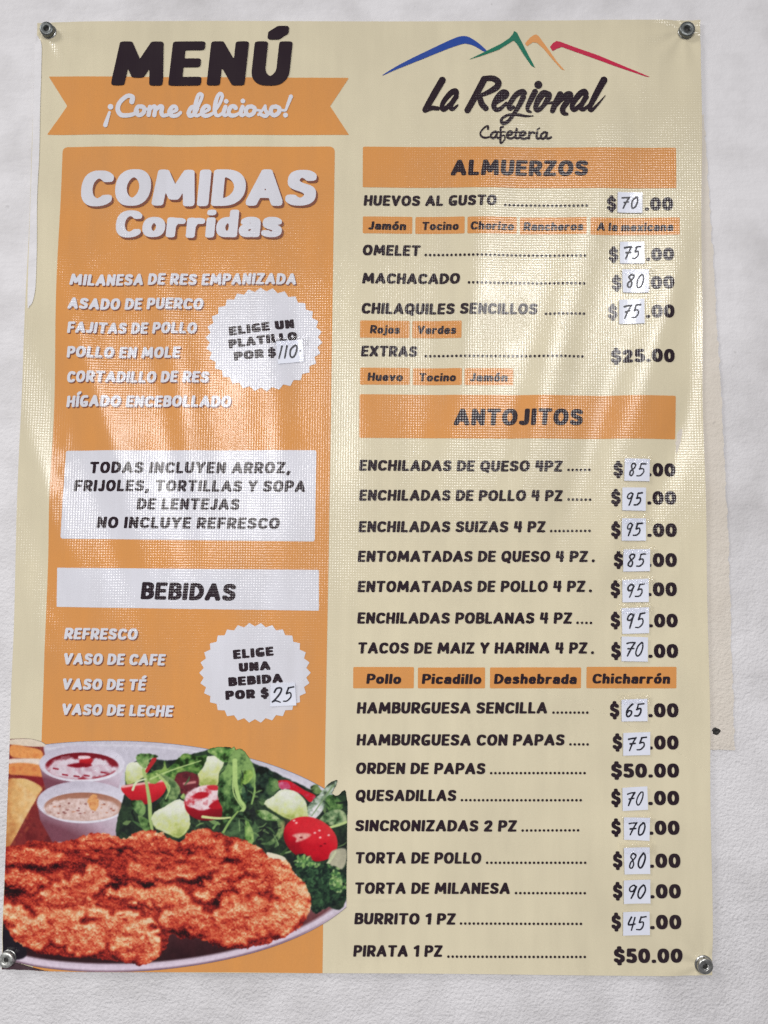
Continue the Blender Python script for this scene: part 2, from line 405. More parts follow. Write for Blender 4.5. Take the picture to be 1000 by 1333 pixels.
# polygons with finely split interiors (photo pixels)
def poly_fill(name, pts, mat, parent, layer, step=1.5, rad=0.0, run=None):
    run = run or max(1, int(3.2/step))
    pts = np.array(pts, float)
    x0, y0 = pts.min(0)-3; x1, y1 = pts.max(0)+3
    xs = np.arange(x0, x1, step); ys = np.arange(y0, y1, step)
    S = -sd_poly(pts, *np.meshgrid(xs, ys)) if rad == 0 else -(sd_poly(shrink(pts, rad), *np.meshgrid(xs, ys))-rad)
    V, F = contour_fill(S, xs, ys, run)
    return on_sheet(name, V, F, mat, parent, layer)
def shrink(pts, r):
    c = pts.mean(0); return np.array([p-np.sign(p-c)*r for p in pts])
def sd_poly(P, X, Y):
    """signed distance to polygon, negative inside"""
    d = np.full(X.shape, 1e9); ins = np.zeros(X.shape, bool)
    for i in range(len(P)):
        ax, ay = P[i-1]; bx, by = P[i]
        ex, ey = bx-ax, by-ay; wx, wy = X-ax, Y-ay
        t = np.clip((wx*ex+wy*ey)/(ex*ex+ey*ey+1e-12), 0, 1)
        d = np.minimum(d, (wx-ex*t)**2+(wy-ey*t)**2)
        c = (ay > Y) != (by > Y)
        with np.errstate(divide='ignore', invalid='ignore'):
            xi = ax+(Y-ay)/(by-ay+1e-12)*ex
        ins ^= c & (X < xi)
    d = np.sqrt(d); return np.where(ins, -d, d)
def catmull(pts, m=10, closed=False):
    P = [np.array(p, float) for p in pts]; n = len(P); out = []
    if n == 2 and not closed: return [tuple(P[0]+(P[1]-P[0])*t) for t in np.linspace(0, 1, m+1)]
    for i in range(n if closed else n-1):
        if closed: p0, p1, p2, p3 = P[i-1], P[i], P[(i+1) % n], P[(i+2) % n]
        else: p0, p1, p2, p3 = P[max(i-1, 0)], P[i], P[i+1], P[min(i+2, n-1)]
        for t in np.arange(m)/m:
            out.append(tuple(0.5*((2*p1)+(-p0+p2)*t+(2*p0-5*p1+4*p2-p3)*t*t+(-p0+3*p1-3*p2+p3)*t**3)))
    if not closed: out.append(tuple(P[-1]))
    return out

# ================================================================== WALL
def wall_sheet(name, x0, x1, z0, z1, y, mat, parent=None):
    nx, nz = 60, 60
    V = [(x0+(x1-x0)*i/nx, y+0.0008*sin(i*.9)*sin(j*.7), z0+(z1-z0)*j/nz) for j in range(nz+1) for i in range(nx+1)]
    F = [(j*(nx+1)+i, j*(nx+1)+i+1, (j+1)*(nx+1)+i+1, (j+1)*(nx+1)+i) for j in range(nz) for i in range(nx)]
    return link(name, V, F, mat, parent)
wall = wall_sheet('wall', -2.2, 2.2, -1.9, 2.2, 0.0, M_WALL); wall['kind'] = 'structure'
# strip where the white coat was never rolled on: older cream paint, ragged edge
pp = np.array([(880, 150), (916, 150), (921, 220), (926, 300), (931, 380), (936, 460), (941, 560), (946, 660), (950, 760), (953, 860), (956, 976), (880, 976)], float)
xs = np.arange(876, 964, 0.8); ys = np.arange(146, 982, 0.8); GX, GY = np.meshgrid(xs, ys)
def vnoise(shape, cell, seed):
    r = np.random.default_rng(seed); h, w_ = shape
    gh, gw = int(h/cell)+3, int(w_/cell)+3; g = r.random((gh, gw))
    y = np.arange(h)/cell; x = np.arange(w_)/cell; j = y.astype(int); i = x.astype(int)
    fy = y-j; fx = x-i; fy = fy*fy*(3-2*fy); fx = fx*fx*(3-2*fx)
    a = g[j][:, i]; b = g[j][:, i+1]; c = g[j+1][:, i]; d = g[j+1][:, i+1]
    return (a*(1-fx)+b*fx)*(1-fy)[:, None]+(c*(1-fx)+d*fx)*fy[:, None]
def fbm(shape, cell, seed, octs=4, gain=0.5):
    o = np.zeros(shape); a = 1; t = 0
    for k in range(octs):
        o += a*vnoise(shape, max(cell/2**k, 1.0), seed+k*17); t += a; a *= gain
    return o/t
S = -sd_poly(pp, GX, GY)+(fbm(GX.shape, 9, 3)-0.5)*5
V, F = contour_fill(S, xs, ys, 8)
Q = unproj(V, -0.0011)
link('bare_paint_strip', [(q[0], -0.0011-0.0006, q[1]) for q in Q], [tuple(reversed(f)) for f in F], M_BARE, wall)

# ================================================================== MENU BANNER
ban = empty('menu_banner', (0, 0, 0), label='large cream and orange vinyl menu banner screwed flat to the white wall', category='banner')
CORN = [(47, 28.5), (911.5, 26), (929.5, 1270), (1, 1263)]
NU, NV = 300, 420
us = np.linspace(0, 1, NU+1); vs = np.linspace(0, 1, NV+1); UU, VV = np.meshgrid(us, vs)
c = unproj(CORN)
PX = ((1-UU)*(1-VV))[..., None]*c[0]+(UU*(1-VV))[..., None]*c[1]+(UU*VV)[..., None]*c[2]+((1-UU)*VV)[..., None]*c[3]
# edges cut by hand: not perfectly straight
hx = lambda v, k: 0.0012*np.sin(v*9+k)+0.0006*np.sin(v*31+2*k)
PX[..., 0] += (1-UU)**6*hx(VV, 0.4)+UU**6*(hx(VV, 2.0)-0.003*np.sin(pi*VV)**2)
PX[..., 1] += VV**8*0.0009*np.sin(UU*11+1)+(1-VV)**8*0.0008*np.sin(UU*8)
Xf, Zf = PX[..., 0].ravel(), PX[..., 1].ravel()
yf = YS-drape(Xf, Zf); yb = yf+0.0006
nV = len(Xf); Vall = np.concatenate([np.stack([Xf, yf, Zf], 1), np.stack([Xf, yb, Zf], 1)])
ix = lambda j, i: j*(NU+1)+i
F = []
for j in range(NV):
    for i in range(NU):
        F.append((ix(j, i), ix(j+1, i), ix(j+1, i+1), ix(j, i+1)))
        F.append((nV+ix(j, i), nV+ix(j, i+1), nV+ix(j+1, i+1), nV+ix(j+1, i)))
rim = []
for i in range(NU): rim += [(ix(0, i), ix(0, i+1), nV+ix(0, i+1), nV+ix(0, i)), (ix(NV, i+1), ix(NV, i), nV+ix(NV, i), nV+ix(NV, i+1))]
for j in range(NV): rim += [(ix(j+1, 0), ix(j, 0), nV+ix(j, 0), nV+ix(j+1, 0)), (ix(j, NU), ix(j+1, NU), nV+ix(j+1, NU), nV+ix(j, NU))]
F += rim
nf = drape_n(Xf, Zf)
sheet = link('vinyl_sheet', Vall, F, M_CREAM, ban, np.concatenate([nf, -nf]))

# white wall paint brushed over the upper left hem
sm = [(46, 52), (51, 50), (54.5, 62), (54, 95), (52.5, 140), (51.5, 200), (49, 260), (49, 320), (47, 372), (43, 392), (39, 398), (36, 396), (38, 330), (41, 240), (44, 130)]
poly_fill('paint_smear', [(x, y) for x, y in catmull(sm, 5, True)], M_WALL, ban, 3, 0.8)

# ---- left column panels
poly_fill('orange_panel', [(81, 197), (82.4, 193), (86.5, 191), (430.5, 191), (434.6, 193), (436, 197), (432.6, 420), (428, 720), (423.4, 970), (420, 1266.3), (43, 1263.3), (54.3, 960), (68.3, 560)], M_ORANGE, ban, 1, 2.0)
rb = poly_fill('ribbon', [(63.5, 99.5), (454.5, 101.5), (430, 138.5), (454.5, 175.8), (61, 175.2), (87.5, 137.8)], M_RIBBON, ban, 1, 1.2)
text('heading_text', 'MENÚ', (145, 111.8), (378.5, 111.8), 57.5, M_DARK, ban, 4, wt=(.132, .10), n=4.5, step=1/64, slant=.09, gap=.11)
text('heading_text', 'COMIDAS', (103, 268.7), (412.5, 268.2), 47.5, M_WHITE, ban, 4, shadow=(2.4, 3.0), wt=(.14, .105), n=3.2, step=1/56, slant=.08, gap=.06)
text('heading_text', 'Corridas', (149.5, 309.8), (368, 309.2), 36, M_WHITE, ban, 5, shadow=(2.4, 2.8), wt=(.135, .10), n=3.0, step=1/48, slant=.08, gap=.04)

# ---- brush lettering traced as pen strokes: (points, half widths) in photo pixels
def lettering(name, strokes, mat, parent, layer, step=0.3):
    smp = []
    for pts, hw in strokes:
        if len(pts) == 1: smp.append((*pts[0], hw[0], hw[0])); continue
        cur = catmull(pts, 14); cur = [tuple(p) for p in cur]
        L = np.cumsum([0]+[math.hypot(cur[i+1][0]-cur[i][0], cur[i+1][1]-cur[i][1]) for i in range(len(cur)-1)])
        ws = np.interp(L/L[-1], np.linspace(0, 1, len(hw)), hw)
        N = max(2, int(L[-1]/0.35)); tt = np.linspace(0, L[-1], N)
        xx = np.interp(tt, L, [p[0] for p in cur]); yy = np.interp(tt, L, [p[1] for p in cur]); ww = np.interp(tt, L, ws)
        smp += [(x, y, r, r) for x, y, r in zip(xx, yy, ww)]
    x = [s[0] for s in smp]; y = [s[1] for s in smp]
    S, xs, ys = pen_field(smp, min(x)-7, max(x)+7, min(y)-7, max(y)+7, step, 2)
    V, F = contour_fill(S, xs, ys, 8)
    return on_sheet(name, V, F, mat, parent, layer)
def tr(ox, oy, k): return lambda pts, hw: ([(ox+x/k, oy+y/k) for x, y in pts], [h/k for h in (hw if isinstance(hw, (list, tuple)) else [hw])])
A = tr(120, 110, 7.143); B = tr(250, 110, 7.143)
come = [A([(175, 213)], 26), A([(165, 265), (127, 382)], [13, 21]),
 A([(372, 165), (378, 122), (330, 112), (262, 170), (242, 235), (268, 285), (320, 293), (380, 283), (425, 255)], [24, 20, 21, 22, 21, 17]),
 A([(470, 212), (430, 212), (410, 258), (440, 290), (482, 265), (485, 222), (462, 208)], 20), A([(488, 235), (525, 232)], 14),
 A([(540, 212), (527, 288)], 20), A([(532, 250), (568, 208), (590, 215), (580, 288)], [14, 20]), A([(585, 250), (628, 208), (652, 212), (645, 262), (660, 290), (705, 283)], [14, 20, 20, 16]),
 A([(730, 262), (785, 238), (775, 207), (745, 210), (718, 258), (742, 290), (788, 288), (822, 262)], [14, 17, 20, 20, 16]),
 B([(46, 222), (0, 212), (-30, 260), (-18, 292), (20, 275), (50, 225)], 20), B([(50, 225), (95, 118), (80, 90), (56, 110), (32, 200), (25, 262), (45, 292), (92, 272)], [14, 15, 17, 20, 19, 14]),
 B([(98, 266), (158, 236), (154, 207), (122, 206), (95, 250), (110, 290), (155, 291), (205, 265)], [13, 17, 20, 20, 14]),
 B([(205, 268), (260, 180), (284, 112), (265, 88), (237, 120), (213, 220), (222, 280), (250, 292), (295, 262)], [12, 15, 16, 20, 19, 13]),
 B([(313, 212), (296, 262), (306, 291), (345, 278)], [20, 19, 13]), B([(320, 160)], 22),
 B([(408, 222), (392, 207), (360, 215), (343, 262), (365, 291), (410, 287), (452, 262)], [21, 20, 20, 13]),
 B([(472, 212), (455, 262), (465, 291), (505, 275)], [20, 19, 13]), B([(475, 157)], 22),
 B([(560, 210), (520, 215), (502, 258), (530, 290), (573, 270), (583, 225), (552, 208)], 20), B([(588, 238), (640, 248)], 12),
 B([(618, 285), (650, 250), (682, 200)], [12, 12, 12]), B([(684, 205), (686, 245), (705, 275), (680, 297), (642, 283)], [12, 18, 20, 16]),
 B([(775, 210), (745, 217), (735, 262), (765, 290), (805, 266), (813, 225), (780, 207)], 20), B([(705, 285), (740, 265)], 12), B([(815, 238), (862, 245)], 12),
 B([(920, 115), (873, 240)], [19, 12]), B([(870, 287)], 23)]
lettering('ribbon_text', come, M_WHITE, rb, 4, 0.25)

logo = poly_fill('mountain_peak', [(490+x/2.7027, 30+y/2.7027) for x, y in catmull([(20, 185), (90, 142), (200, 88), (270, 56), (300, 47), (325, 50), (355, 68), (387, 97), (378, 101), (345, 82), (318, 74), (298, 76), (250, 92), (150, 132), (70, 164)], 6, True)], M_BLUE, ban, 2, 0.5)
label(logo, 'blue brushed mountain ridge, leftmost of the logo')
K = lambda P: [(490+x/2.7027, 30+y/2.7027) for x, y in P]
label(poly_fill('mountain_peak', K([(523, 72), (540, 52), (553, 43), (562, 40), (571, 46), (600, 85), (635, 135), (663, 167), (652, 163), (620, 128), (590, 92), (566, 70), (550, 68), (530, 82)]), M_TAN, ban, 2, 0.5), 'light orange mountain ridge')
label(poly_fill('mountain_peak', K([(322, 131), (380, 103), (440, 73), (468, 54), (480, 40), (484, 29), (494, 34), (510, 65), (532, 108), (559, 158), (545, 150), (520, 115), (495, 75), (483, 62), (470, 70), (430, 95), (380, 113)]), M_GREEN, ban, 3, 0.5), 'green mountain ridge')
label(poly_fill('mountain_peak', K([(611, 84), (622, 70), (634, 63), (648, 66), (700, 86), (780, 114), (870, 152), (964, 191), (945, 188), (850, 156), (760, 123), (690, 98), (652, 84), (637, 90), (620, 98)]), M_RED, ban, 2, 0.5), 'crimson mountain ridge, rightmost of the logo')
A = tr(540, 90, 7.143); B = tr(660, 90, 7.143)
reg = [A([(256, 105), (180, 235), (98, 378)], [29, 29, 25]), A([(100, 376), (160, 362), (215, 368)], [25, 20, 17]),
 A([(385, 225), (375, 207), (335, 225), (275, 295), (252, 350), (268, 377), (312, 345), (385, 255)], [24, 24, 22, 19, 20, 15, 14]), A([(385, 258), (340, 330), (338, 370), (365, 368), (398, 338)], [22, 21, 17, 8]),
 A([(645, 98), (560, 260), (490, 385)], [28, 28, 26]), A([(640, 92), (725, 90), (775, 125), (762, 170), (690, 215), (605, 252)], [22, 24, 27, 26, 20, 14]), A([(600, 250), (622, 325), (660, 368)], [22, 26, 24]),
 A([(765, 318), (840, 262), (852, 228), (815, 222), (765, 275), (735, 340), (752, 378), (795, 372), (850, 318)], [11, 17, 24, 26, 24, 21, 17, 11]),
 B([(160, 222), (140, 212), (85, 240), (35, 310), (18, 350), (30, 372), (60, 355)], [24, 24, 22, 22, 20, 14]), B([(152, 262), (110, 345), (55, 430), (20, 478), (-20, 505), (-48, 500), (-50, 470), (-15, 440), (40, 425), (120, 427), (170, 436), (245, 434)], [24, 22, 19, 16, 15, 16, 12, 11, 11, 12, 9, 4]),
 A([(795, 372), (850, 335)], [10, 8]),
 B([(262, 210), (215, 300), (193, 350), (195, 385), (222, 397)], [24, 25, 22, 18, 9]), B([(292, 145)], 33),
 B([(390, 240), (340, 225), (290, 290), (268, 355), (285, 380), (330, 350), (385, 270), (388, 235)], [26, 28, 27, 22, 20, 18, 24, 26]), B([(385, 315), (432, 310)], [11, 11]),
 B([(495, 235), (455, 310), (425, 385)], [27, 26, 22]), B([(435, 375), (490, 300), (555, 240), (588, 240), (570, 290), (522, 360), (525, 405), (558, 418)], [9, 14, 22, 26, 26, 25, 24, 13]),
 B([(730, 228), (715, 212), (675, 235), (625, 300), (605, 350), (625, 377), (670, 345), (740, 260)], [26, 26, 24, 20, 20, 15, 14]), B([(735, 262), (695, 330), (690, 368), (720, 372), (770, 325)], [23, 22, 17, 9]),
 B([(900, 105), (850, 195), (785, 320), (768, 368), (790, 382), (845, 328), (912, 250)], [30, 28, 26, 22, 14, 9, 4])]
label(lettering('logo_text', [(p, [q*1.12 for q in h_]) for p, h_ in reg], M_DARK, ban, 3, 0.25), 'dark brush script shop name under the mountains')
A = tr(610, 150, 8.333); h = 12.5
caf = [A([(210, 152), (208, 124), (172, 138), (130, 190), (137, 232), (178, 250), (222, 242)], [12, 10, 9, 10, 12, 10]),
 A([(308, 195), (285, 184), (246, 212), (246, 246), (275, 252), (304, 215), (310, 188), (302, 235), (320, 252), (342, 243)], h),
 A([(372, 130), (348, 142), (348, 200), (346, 306), (392, 265), (384, 222), (352, 238)], [12, 11, 12, 12, 9, 8, 8]), A([(320, 186), (396, 184)], 8),
 A([(418, 226), (468, 206), (470, 184), (440, 180), (415, 214), (426, 248), (462, 254), (505, 236)], h), A([(522, 150), (510, 232), (528, 252), (560, 238)], h), A([(495, 185), (562, 184)], 8),
 A([(562, 226), (612, 206), (614, 184), (582, 180), (558, 214), (570, 248), (608, 254), (650, 240)], h), A([(662, 182), (655, 250)], h), A([(658, 218), (688, 184), (716, 190)], [9, 10, 12]),
 A([(746, 184), (738, 232), (752, 252), (788, 240)], h), A([(745, 156), (770, 138)], 8),
 A([(850, 195), (825, 182), (790, 210), (790, 244), (815, 252), (846, 218), (852, 188), (845, 232), (862, 252), (895, 238)], h)]
label(lettering('logo_text', caf, M_DARK, ban, 3, 0.22), 'small thin cursive word under the shop name')

# ---- list of the day, white letters with a printed drop shade
WT = dict(wt=(.14, .105), n=3.2, slant=.12, gap=.09, space=.36)
for s, x0, y0, x1, y1, ch in (('MILANESA DE RES EMPANIZADA', 91.5, 371.7, 386, 370.4, 14.8), ('ASADO DE PUERCO', 89.5, 403, 264.6, 402.6, 14.8), ('FAJITAS DE POLLO', 88.8, 434.4, 256.4, 434, 14.6),
    ('POLLO EN MOLE', 87.6, 466, 235.4, 466, 14.5), ('CORTADILLO DE RES', 86.6, 498, 272, 497.8, 14.8), ('HÍGADO ENCEBOLLADO', 85.4, 529.7, 300.8, 529.7, 14.8),
    ('REFRESCO', 83.2, 832, 179.4, 832.8, 14.8), ('VASO DE CAFE', 82, 864.8, 215.4, 866.2, 14.8), ('VASO DE TÉ', 80.6, 897.5, 190, 898.8, 14.6), ('VASO DE LECHE', 79.6, 930.5, 225.6, 933, 14.8)):
    text('menu_item', s, (x0, y0), (x1, y1), ch, M_WHITE, ban, 3, shadow=(1.2, 1.5), **WT)

bx = poly_fill('notice_box', [(85, 586.5), (412, 586), (410, 704.8), (79.6, 701.2)], M_WHITE, ban, 2, 1.2, rad=3)
IT = dict(wt=(.135, .105), n=3.2, slant=.10, gap=.12, space=.38)
for s, x0, y0, x1, y1, ch in (('TODAS INCLUYEN ARROZ,', 115.5, 616, 379, 616.4, 15), ('FRIJOLES, TORTILLAS Y SOPA', 95.5, 639.4, 398, 640.6, 15), ('DE LENTEJAS', 178.4, 663.4, 311.6, 664, 15), ('NO INCLUYE REFRESCO', 125.4, 687.4, 364.4, 688.8, 15)):
    text('notice_text', s, (x0, y0), (x1, y1), ch, M_DARK, bx, 3, **IT)
bx = poly_fill('section_bar', [(74.4, 739), (415.2, 741.8), (415.2, 795), (73.4, 790)], M_WHITE, ban, 2, 1.5)
label(bx, 'white bar over the list of drinks')
text('section_title', 'BEBIDAS', (183, 780), (307, 782.4), 22.6, M_DARK, bx, 3, wt=(.138, .106), n=3.4, slant=.08, step=1/44, gap=.10)

# ---- scalloped badges
def badge(cx, cy, rx, ry, nt, ph, lab):
    pts = []
    for k in range(2*nt):
        t = pi*k/nt+ph; r = 1.0 if k % 2 == 0 else 0.925
        pts.append((cx+rx*r*cos(t), cy+ry*r*sin(t)))
    return label(poly_fill('starburst_badge', pts, M_WHITE, ban, 3, 0.7), lab)
BT = dict(wt=(.19, .13), n=3.6, slant=.0, gap=.10, space=.4)
bd = badge(343.6, 442.4, 76.2, 67.6, 30, 0.05, 'white starburst badge for the dish price')
for s, x0, y0, x1, y1, ch in (('ELIGE UN', 298.8, 437.2, 383.6, 426.8, 11.4), ('PLATILLO', 298.4, 453.8, 387.6, 442.8, 11.4), ('POR', 305.2, 469.6, 344, 465.8, 11.2), ('$', 349.6, 465.6, 360, 464.4, 11)):
    text('badge_text', s, (x0, y0), (x1, y1), ch, M_DARK, bd, 4, **BT)
bd = badge(332.2, 875.7, 72.4, 65.2, 30, 0.0, 'white starburst badge for the drink price')
for s, x0, y0, x1, y1, ch in (('ELIGE', 304.2, 858, 356.6, 853.4, 12), ('UNA', 311.6, 874.6, 352.4, 871.8, 11.6), ('BEBIDA', 298, 893.4, 368.4, 888.2, 11.8), ('POR', 294, 911, 332.4, 908.8, 12), ('$', 340, 908.6, 350.4, 907.6, 12)):
    text('badge_text', s, (x0, y0), (x1, y1), ch, M_DARK, bd, 4, **BT)

# ---- right column
for q, s, x0, y0, x1, y1, ch, lab in (([(472.5, 191), (880, 192.4), (880.4, 245.2), (472.3, 244)], 'ALMUERZOS', 586.8, 228.6, 765.6, 229, 20.2, 'orange bar over the breakfasts'),
        ([(468.2, 513.4), (880, 515.2), (880.2, 571.6), (467.8, 570.2)], 'ANTOJITOS', 590.6, 553.6, 759.6, 553.6, 21.6, 'orange bar over the snacks')):
    bx = label(poly_fill('section_bar', q, M_ORANGE, ban, 1, 1.5), lab)
    text('section_title', s, (x0, y0), (x1, y1), ch, M_DARK, bx, 3, wt=(.138, .106), n=3.4, slant=.08, step=1/44, gap=.10)
CT = dict(wt=(.128, .096), n=3.0, slant=.10, gap=.08)
for s, bx0, bx1, by0, by1, x0, x1, yb, ch in (
    ('Jamón', 472.5, 537, 282, 304, 479.3, 529, 299.2, 10.8), ('Tocino', 541, 605, 282.2, 304.2, 549, 597.4, 299.2, 10.6), ('Chorizo', 608.6, 673, 282.6, 304.4, 612, 669.4, 299.6, 10.8),
    ('Rancheros', 677, 763.6, 283, 305, 681.4, 759.4, 300, 10.8), ('A la mexicana', 768.6, 884.6, 283.4, 306, 776.6, 876.4, 300.6, 10.8),
    ('Rojos', 469, 533.4, 417.5, 440, 481.6, 520.8, 434.4, 10.8), ('Verdes', 537, 601, 417.6, 440, 543, 594.2, 434.4, 10.8),
    ('Huevo', 469, 533.6, 479, 501, 478.4, 524.6, 496, 10.8), ('Tocino', 537.6, 601.4, 479.2, 501.2, 545.2, 593.8, 496.2, 10.8), ('Jamón', 605, 668.4, 479.4, 501.4, 611.4, 661.2, 496.4, 10.8),
    ('Pollo', 460, 539, 868.2, 896, 476.8, 522.6, 890, 13.2), ('Picadillo', 544.2, 631.6, 868.8, 896, 549, 627, 890.2, 13.2),
    ('Deshebrada', 638, 756.6, 868.8, 896, 643, 751.2, 890.2, 13.2), ('Chicharrón', 763.6, 880.6, 868, 896, 770.8, 872.6, 889.8, 13.2)):
    bx = poly_fill('option_tag', [(bx0, by0), (bx1, by0), (bx1-.2, by1), (bx0-.2, by1)], M_ORANGE, ban, 1, 1.0, rad=1.2)
    text('option_text', s, (x0, yb), (x1, yb+.3), ch, M_DARK, bx, 3, **CT)

MT = dict(wt=(.132, .102), n=3.2, slant=.09, gap=.09, space=.38)
PT = dict(wt=(.155, .115), n=2.7, slant=.0, gap=.10, step=1/40)
def dots(x0, x1, y0, y1, n=None):
    n = n or int(round((x1-x0-3.6)/5.62))+1
    V = []; F = []
    for k in range(n):
        t = k/(n-1); x = x0+1.8+(x1-x0-3.6)*t; y = y0+(y1-y0)*t; o = len(V)
        V += [(x+1.75*cos(2*pi*i/10), y+1.75*sin(2*pi*i/10)) for i in range(10)]; F.append(tuple(range(o, o+10)))
    on_sheet('dot_leader', np.array(V), F, M_DARK, ban, 3)

# pen figures, one skeleton per digit
HAND = {'0': (.42, [[(.30, 1), (.08, .7), (.02, .25), (.12, 0), (.30, .15), (.42, .6), (.38, .95), (.26, 1)]]), '1': (.16, [[(.14, 1), (.02, 0)]]),
 '2': (.5, [[(.08, .72), (.2, .98), (.42, .95), (.4, .65), (.18, .25), (.02, .02)], [(.02, .02), (.2, .10), (.48, -.02)]]),
 '4': (.5, [[(.18, 1), (.02, .45), (.5, .48)], [(.42, .95), (.26, 0)]]),
 '5': (.5, [[(.52, 1), (.22, .97)], [(.22, .97), (.14, .56)], [(.14, .56), (.38, .60), (.42, .3), (.24, .05), (0, .03)]]),
 '6': (.42, [[(.36, 1), (.12, .62), (.02, .2), (.14, 0), (.34, .1), (.38, .38), (.22, .48), (.05, .3)]]),
 '7': (.48, [[(0, .9), (.24, .95), (.5, .98)], [(.5, .98), (.3, .55), (.14, 0)], [(.12, .5), (.46, .54)]]),
 '8': (.42, [[(.38, .92), (.22, 1), (.1, .8), (.2, .58), (.32, .3), (.22, .02), (.06, .1), (.1, .38), (.3, .62), (.4, .86), (.3, 1)]]),
 '9': (.44, [[(.42, .86), (.26, 1), (.08, .82), (.08, .58), (.26, .55), (.42, .82)], [(.42, .9), (.32, .45), (.2, 0)]]), '·': (.1, [[(.05, .5), (.07, .5)]])}
def sticker(quad, s, frac=.55, wfrac=.68, hw=None):
    quad = np.array(quad, float); n = 6
    U, V_ = np.meshgrid(np.linspace(0, 1, n+1), np.linspace(0, 1, n+1))
    P = ((1-U)*(1-V_))[..., None]*quad[0]+(U*(1-V_))[..., None]*quad[1]+(U*V_)[..., None]*quad[2]+((1-U)*V_)[..., None]*quad[3]
    jx = random.uniform(-1, 1); F = [(j*(n+1)+i, j*(n+1)+i+1, (j+1)*(n+1)+i+1, (j+1)*(n+1)+i) for j in range(n) for i in range(n)]
    # paper with a little body: front sheet, back and rim
    Q = unproj(P.reshape(-1, 2)); X, Z = Q[:, 0], Q[:, 1]
    lift = 0.0009*((U-.5)**2*2*(1+.8*jx*(V_-.5))+(1-V_)**3*random.uniform(.3, 1.6)).ravel()
    base = YS-drape(X, Z)-0.0002*6
    Vf = np.stack([X, base-lift-0.00016, Z], 1); Vb = np.stack([X, base-lift, Z], 1); m = len(X)
    F2 = [tuple(reversed(f)) for f in F]; bd_ = []
    ring = [i for i in range(n+1)]+[(j)*(n+1)+n for j in range(1, n+1)]+[n*(n+1)+i for i in range(n-1, -1, -1)]+[j*(n+1) for j in range(n-1, 0, -1)]
    for a_, b_ in zip(ring, ring[1:]+ring[:1]): bd_.append((a_, b_, m+b_, m+a_))
    o = link('price_sticker', np.concatenate([Vf, Vb]), F2+[tuple(i+m for i in f) for f in F]+bd_, M_PAPER, ban, smooth=False)
    if random.random() < .6:
        t0, t1 = quad[0]+(quad[3]-quad[0])*.22, quad[1]+(quad[2]-quad[1])*.22; up = (quad[0]-quad[3])*random.uniform(.1, .2); sd = (quad[1]-quad[0])*random.uniform(.06, .2)
        tq = np.array([quad[0]+up-sd, quad[1]+up+sd, t1+sd, t0-sd])
        Pt = (((1-U)*(1-V_))[..., None]*tq[0]+(U*(1-V_))[..., None]*tq[1]+(U*V_)[..., None]*tq[2]+((1-U)*V_)[..., None]*tq[3]).reshape(-1, 2)
        Qt = unproj(Pt); yt = YS-drape(Qt[:, 0], Qt[:, 1])-0.0002*6-0.0012-0.0002*rng.random(len(Qt))
        link('clear_tape', np.stack([Qt[:, 0], yt, Qt[:, 1]], 1), F2, M_TAPE, o)
    # figures
    W = sum(HAND[c_][0] for c_ in s)+.16*(len(s)-1)
    e1 = (quad[1]-quad[0]); e2 = (quad[0]-quad[3]); H = np.linalg.norm(e2)*frac; Wp = np.linalg.norm(e1)*wfrac
    e1 = e1/np.linalg.norm(e1); e2 = e2/np.linalg.norm(e2); c0 = quad.mean(0)-e1*Wp/2-e2*H/2
    kx = Wp/(W+.1); x = 0; st = []
    for c_ in s:
        for pts in HAND[c_][1]:
            pts = [(a+random.uniform(-.025, .025), b+random.uniform(-.02, .02)) for a, b in pts]
            pp = [tuple(c0+e1*((px+x)*kx+.10*py*H)+e2*py*H) for px, py in pts]
            r = hw or random.uniform(0.95, 1.3); st.append((pp, [r*1.05, r*.9, r, r*.85]))
        x += HAND[c_][0]+.16+random.uniform(-.02, .02)
    t = lettering('handwritten_price', st, M_PEN, o, 0, 0.3)
    # lay the ink on the paper rather than on the vinyl
    me = t.data; co = np.empty(len(me.vertices)*3); me.vertices.foreach_get('co', co); co = co.reshape(-1, 3)
    d2 = ((co[:, None, [0, 2]]-Vf[None][:, :, [0, 2]])**2).sum(2); wgt = 1/(d2+1e-8)**2; wgt /= wgt.sum(1, keepdims=True)
    rel = (Vf[:, 1]-(YS-drape(X, Z)))
    co[:, 1] += wgt@rel-0.00018
    me.vertices.foreach_set('co', co.ravel()); me.update()
    return o

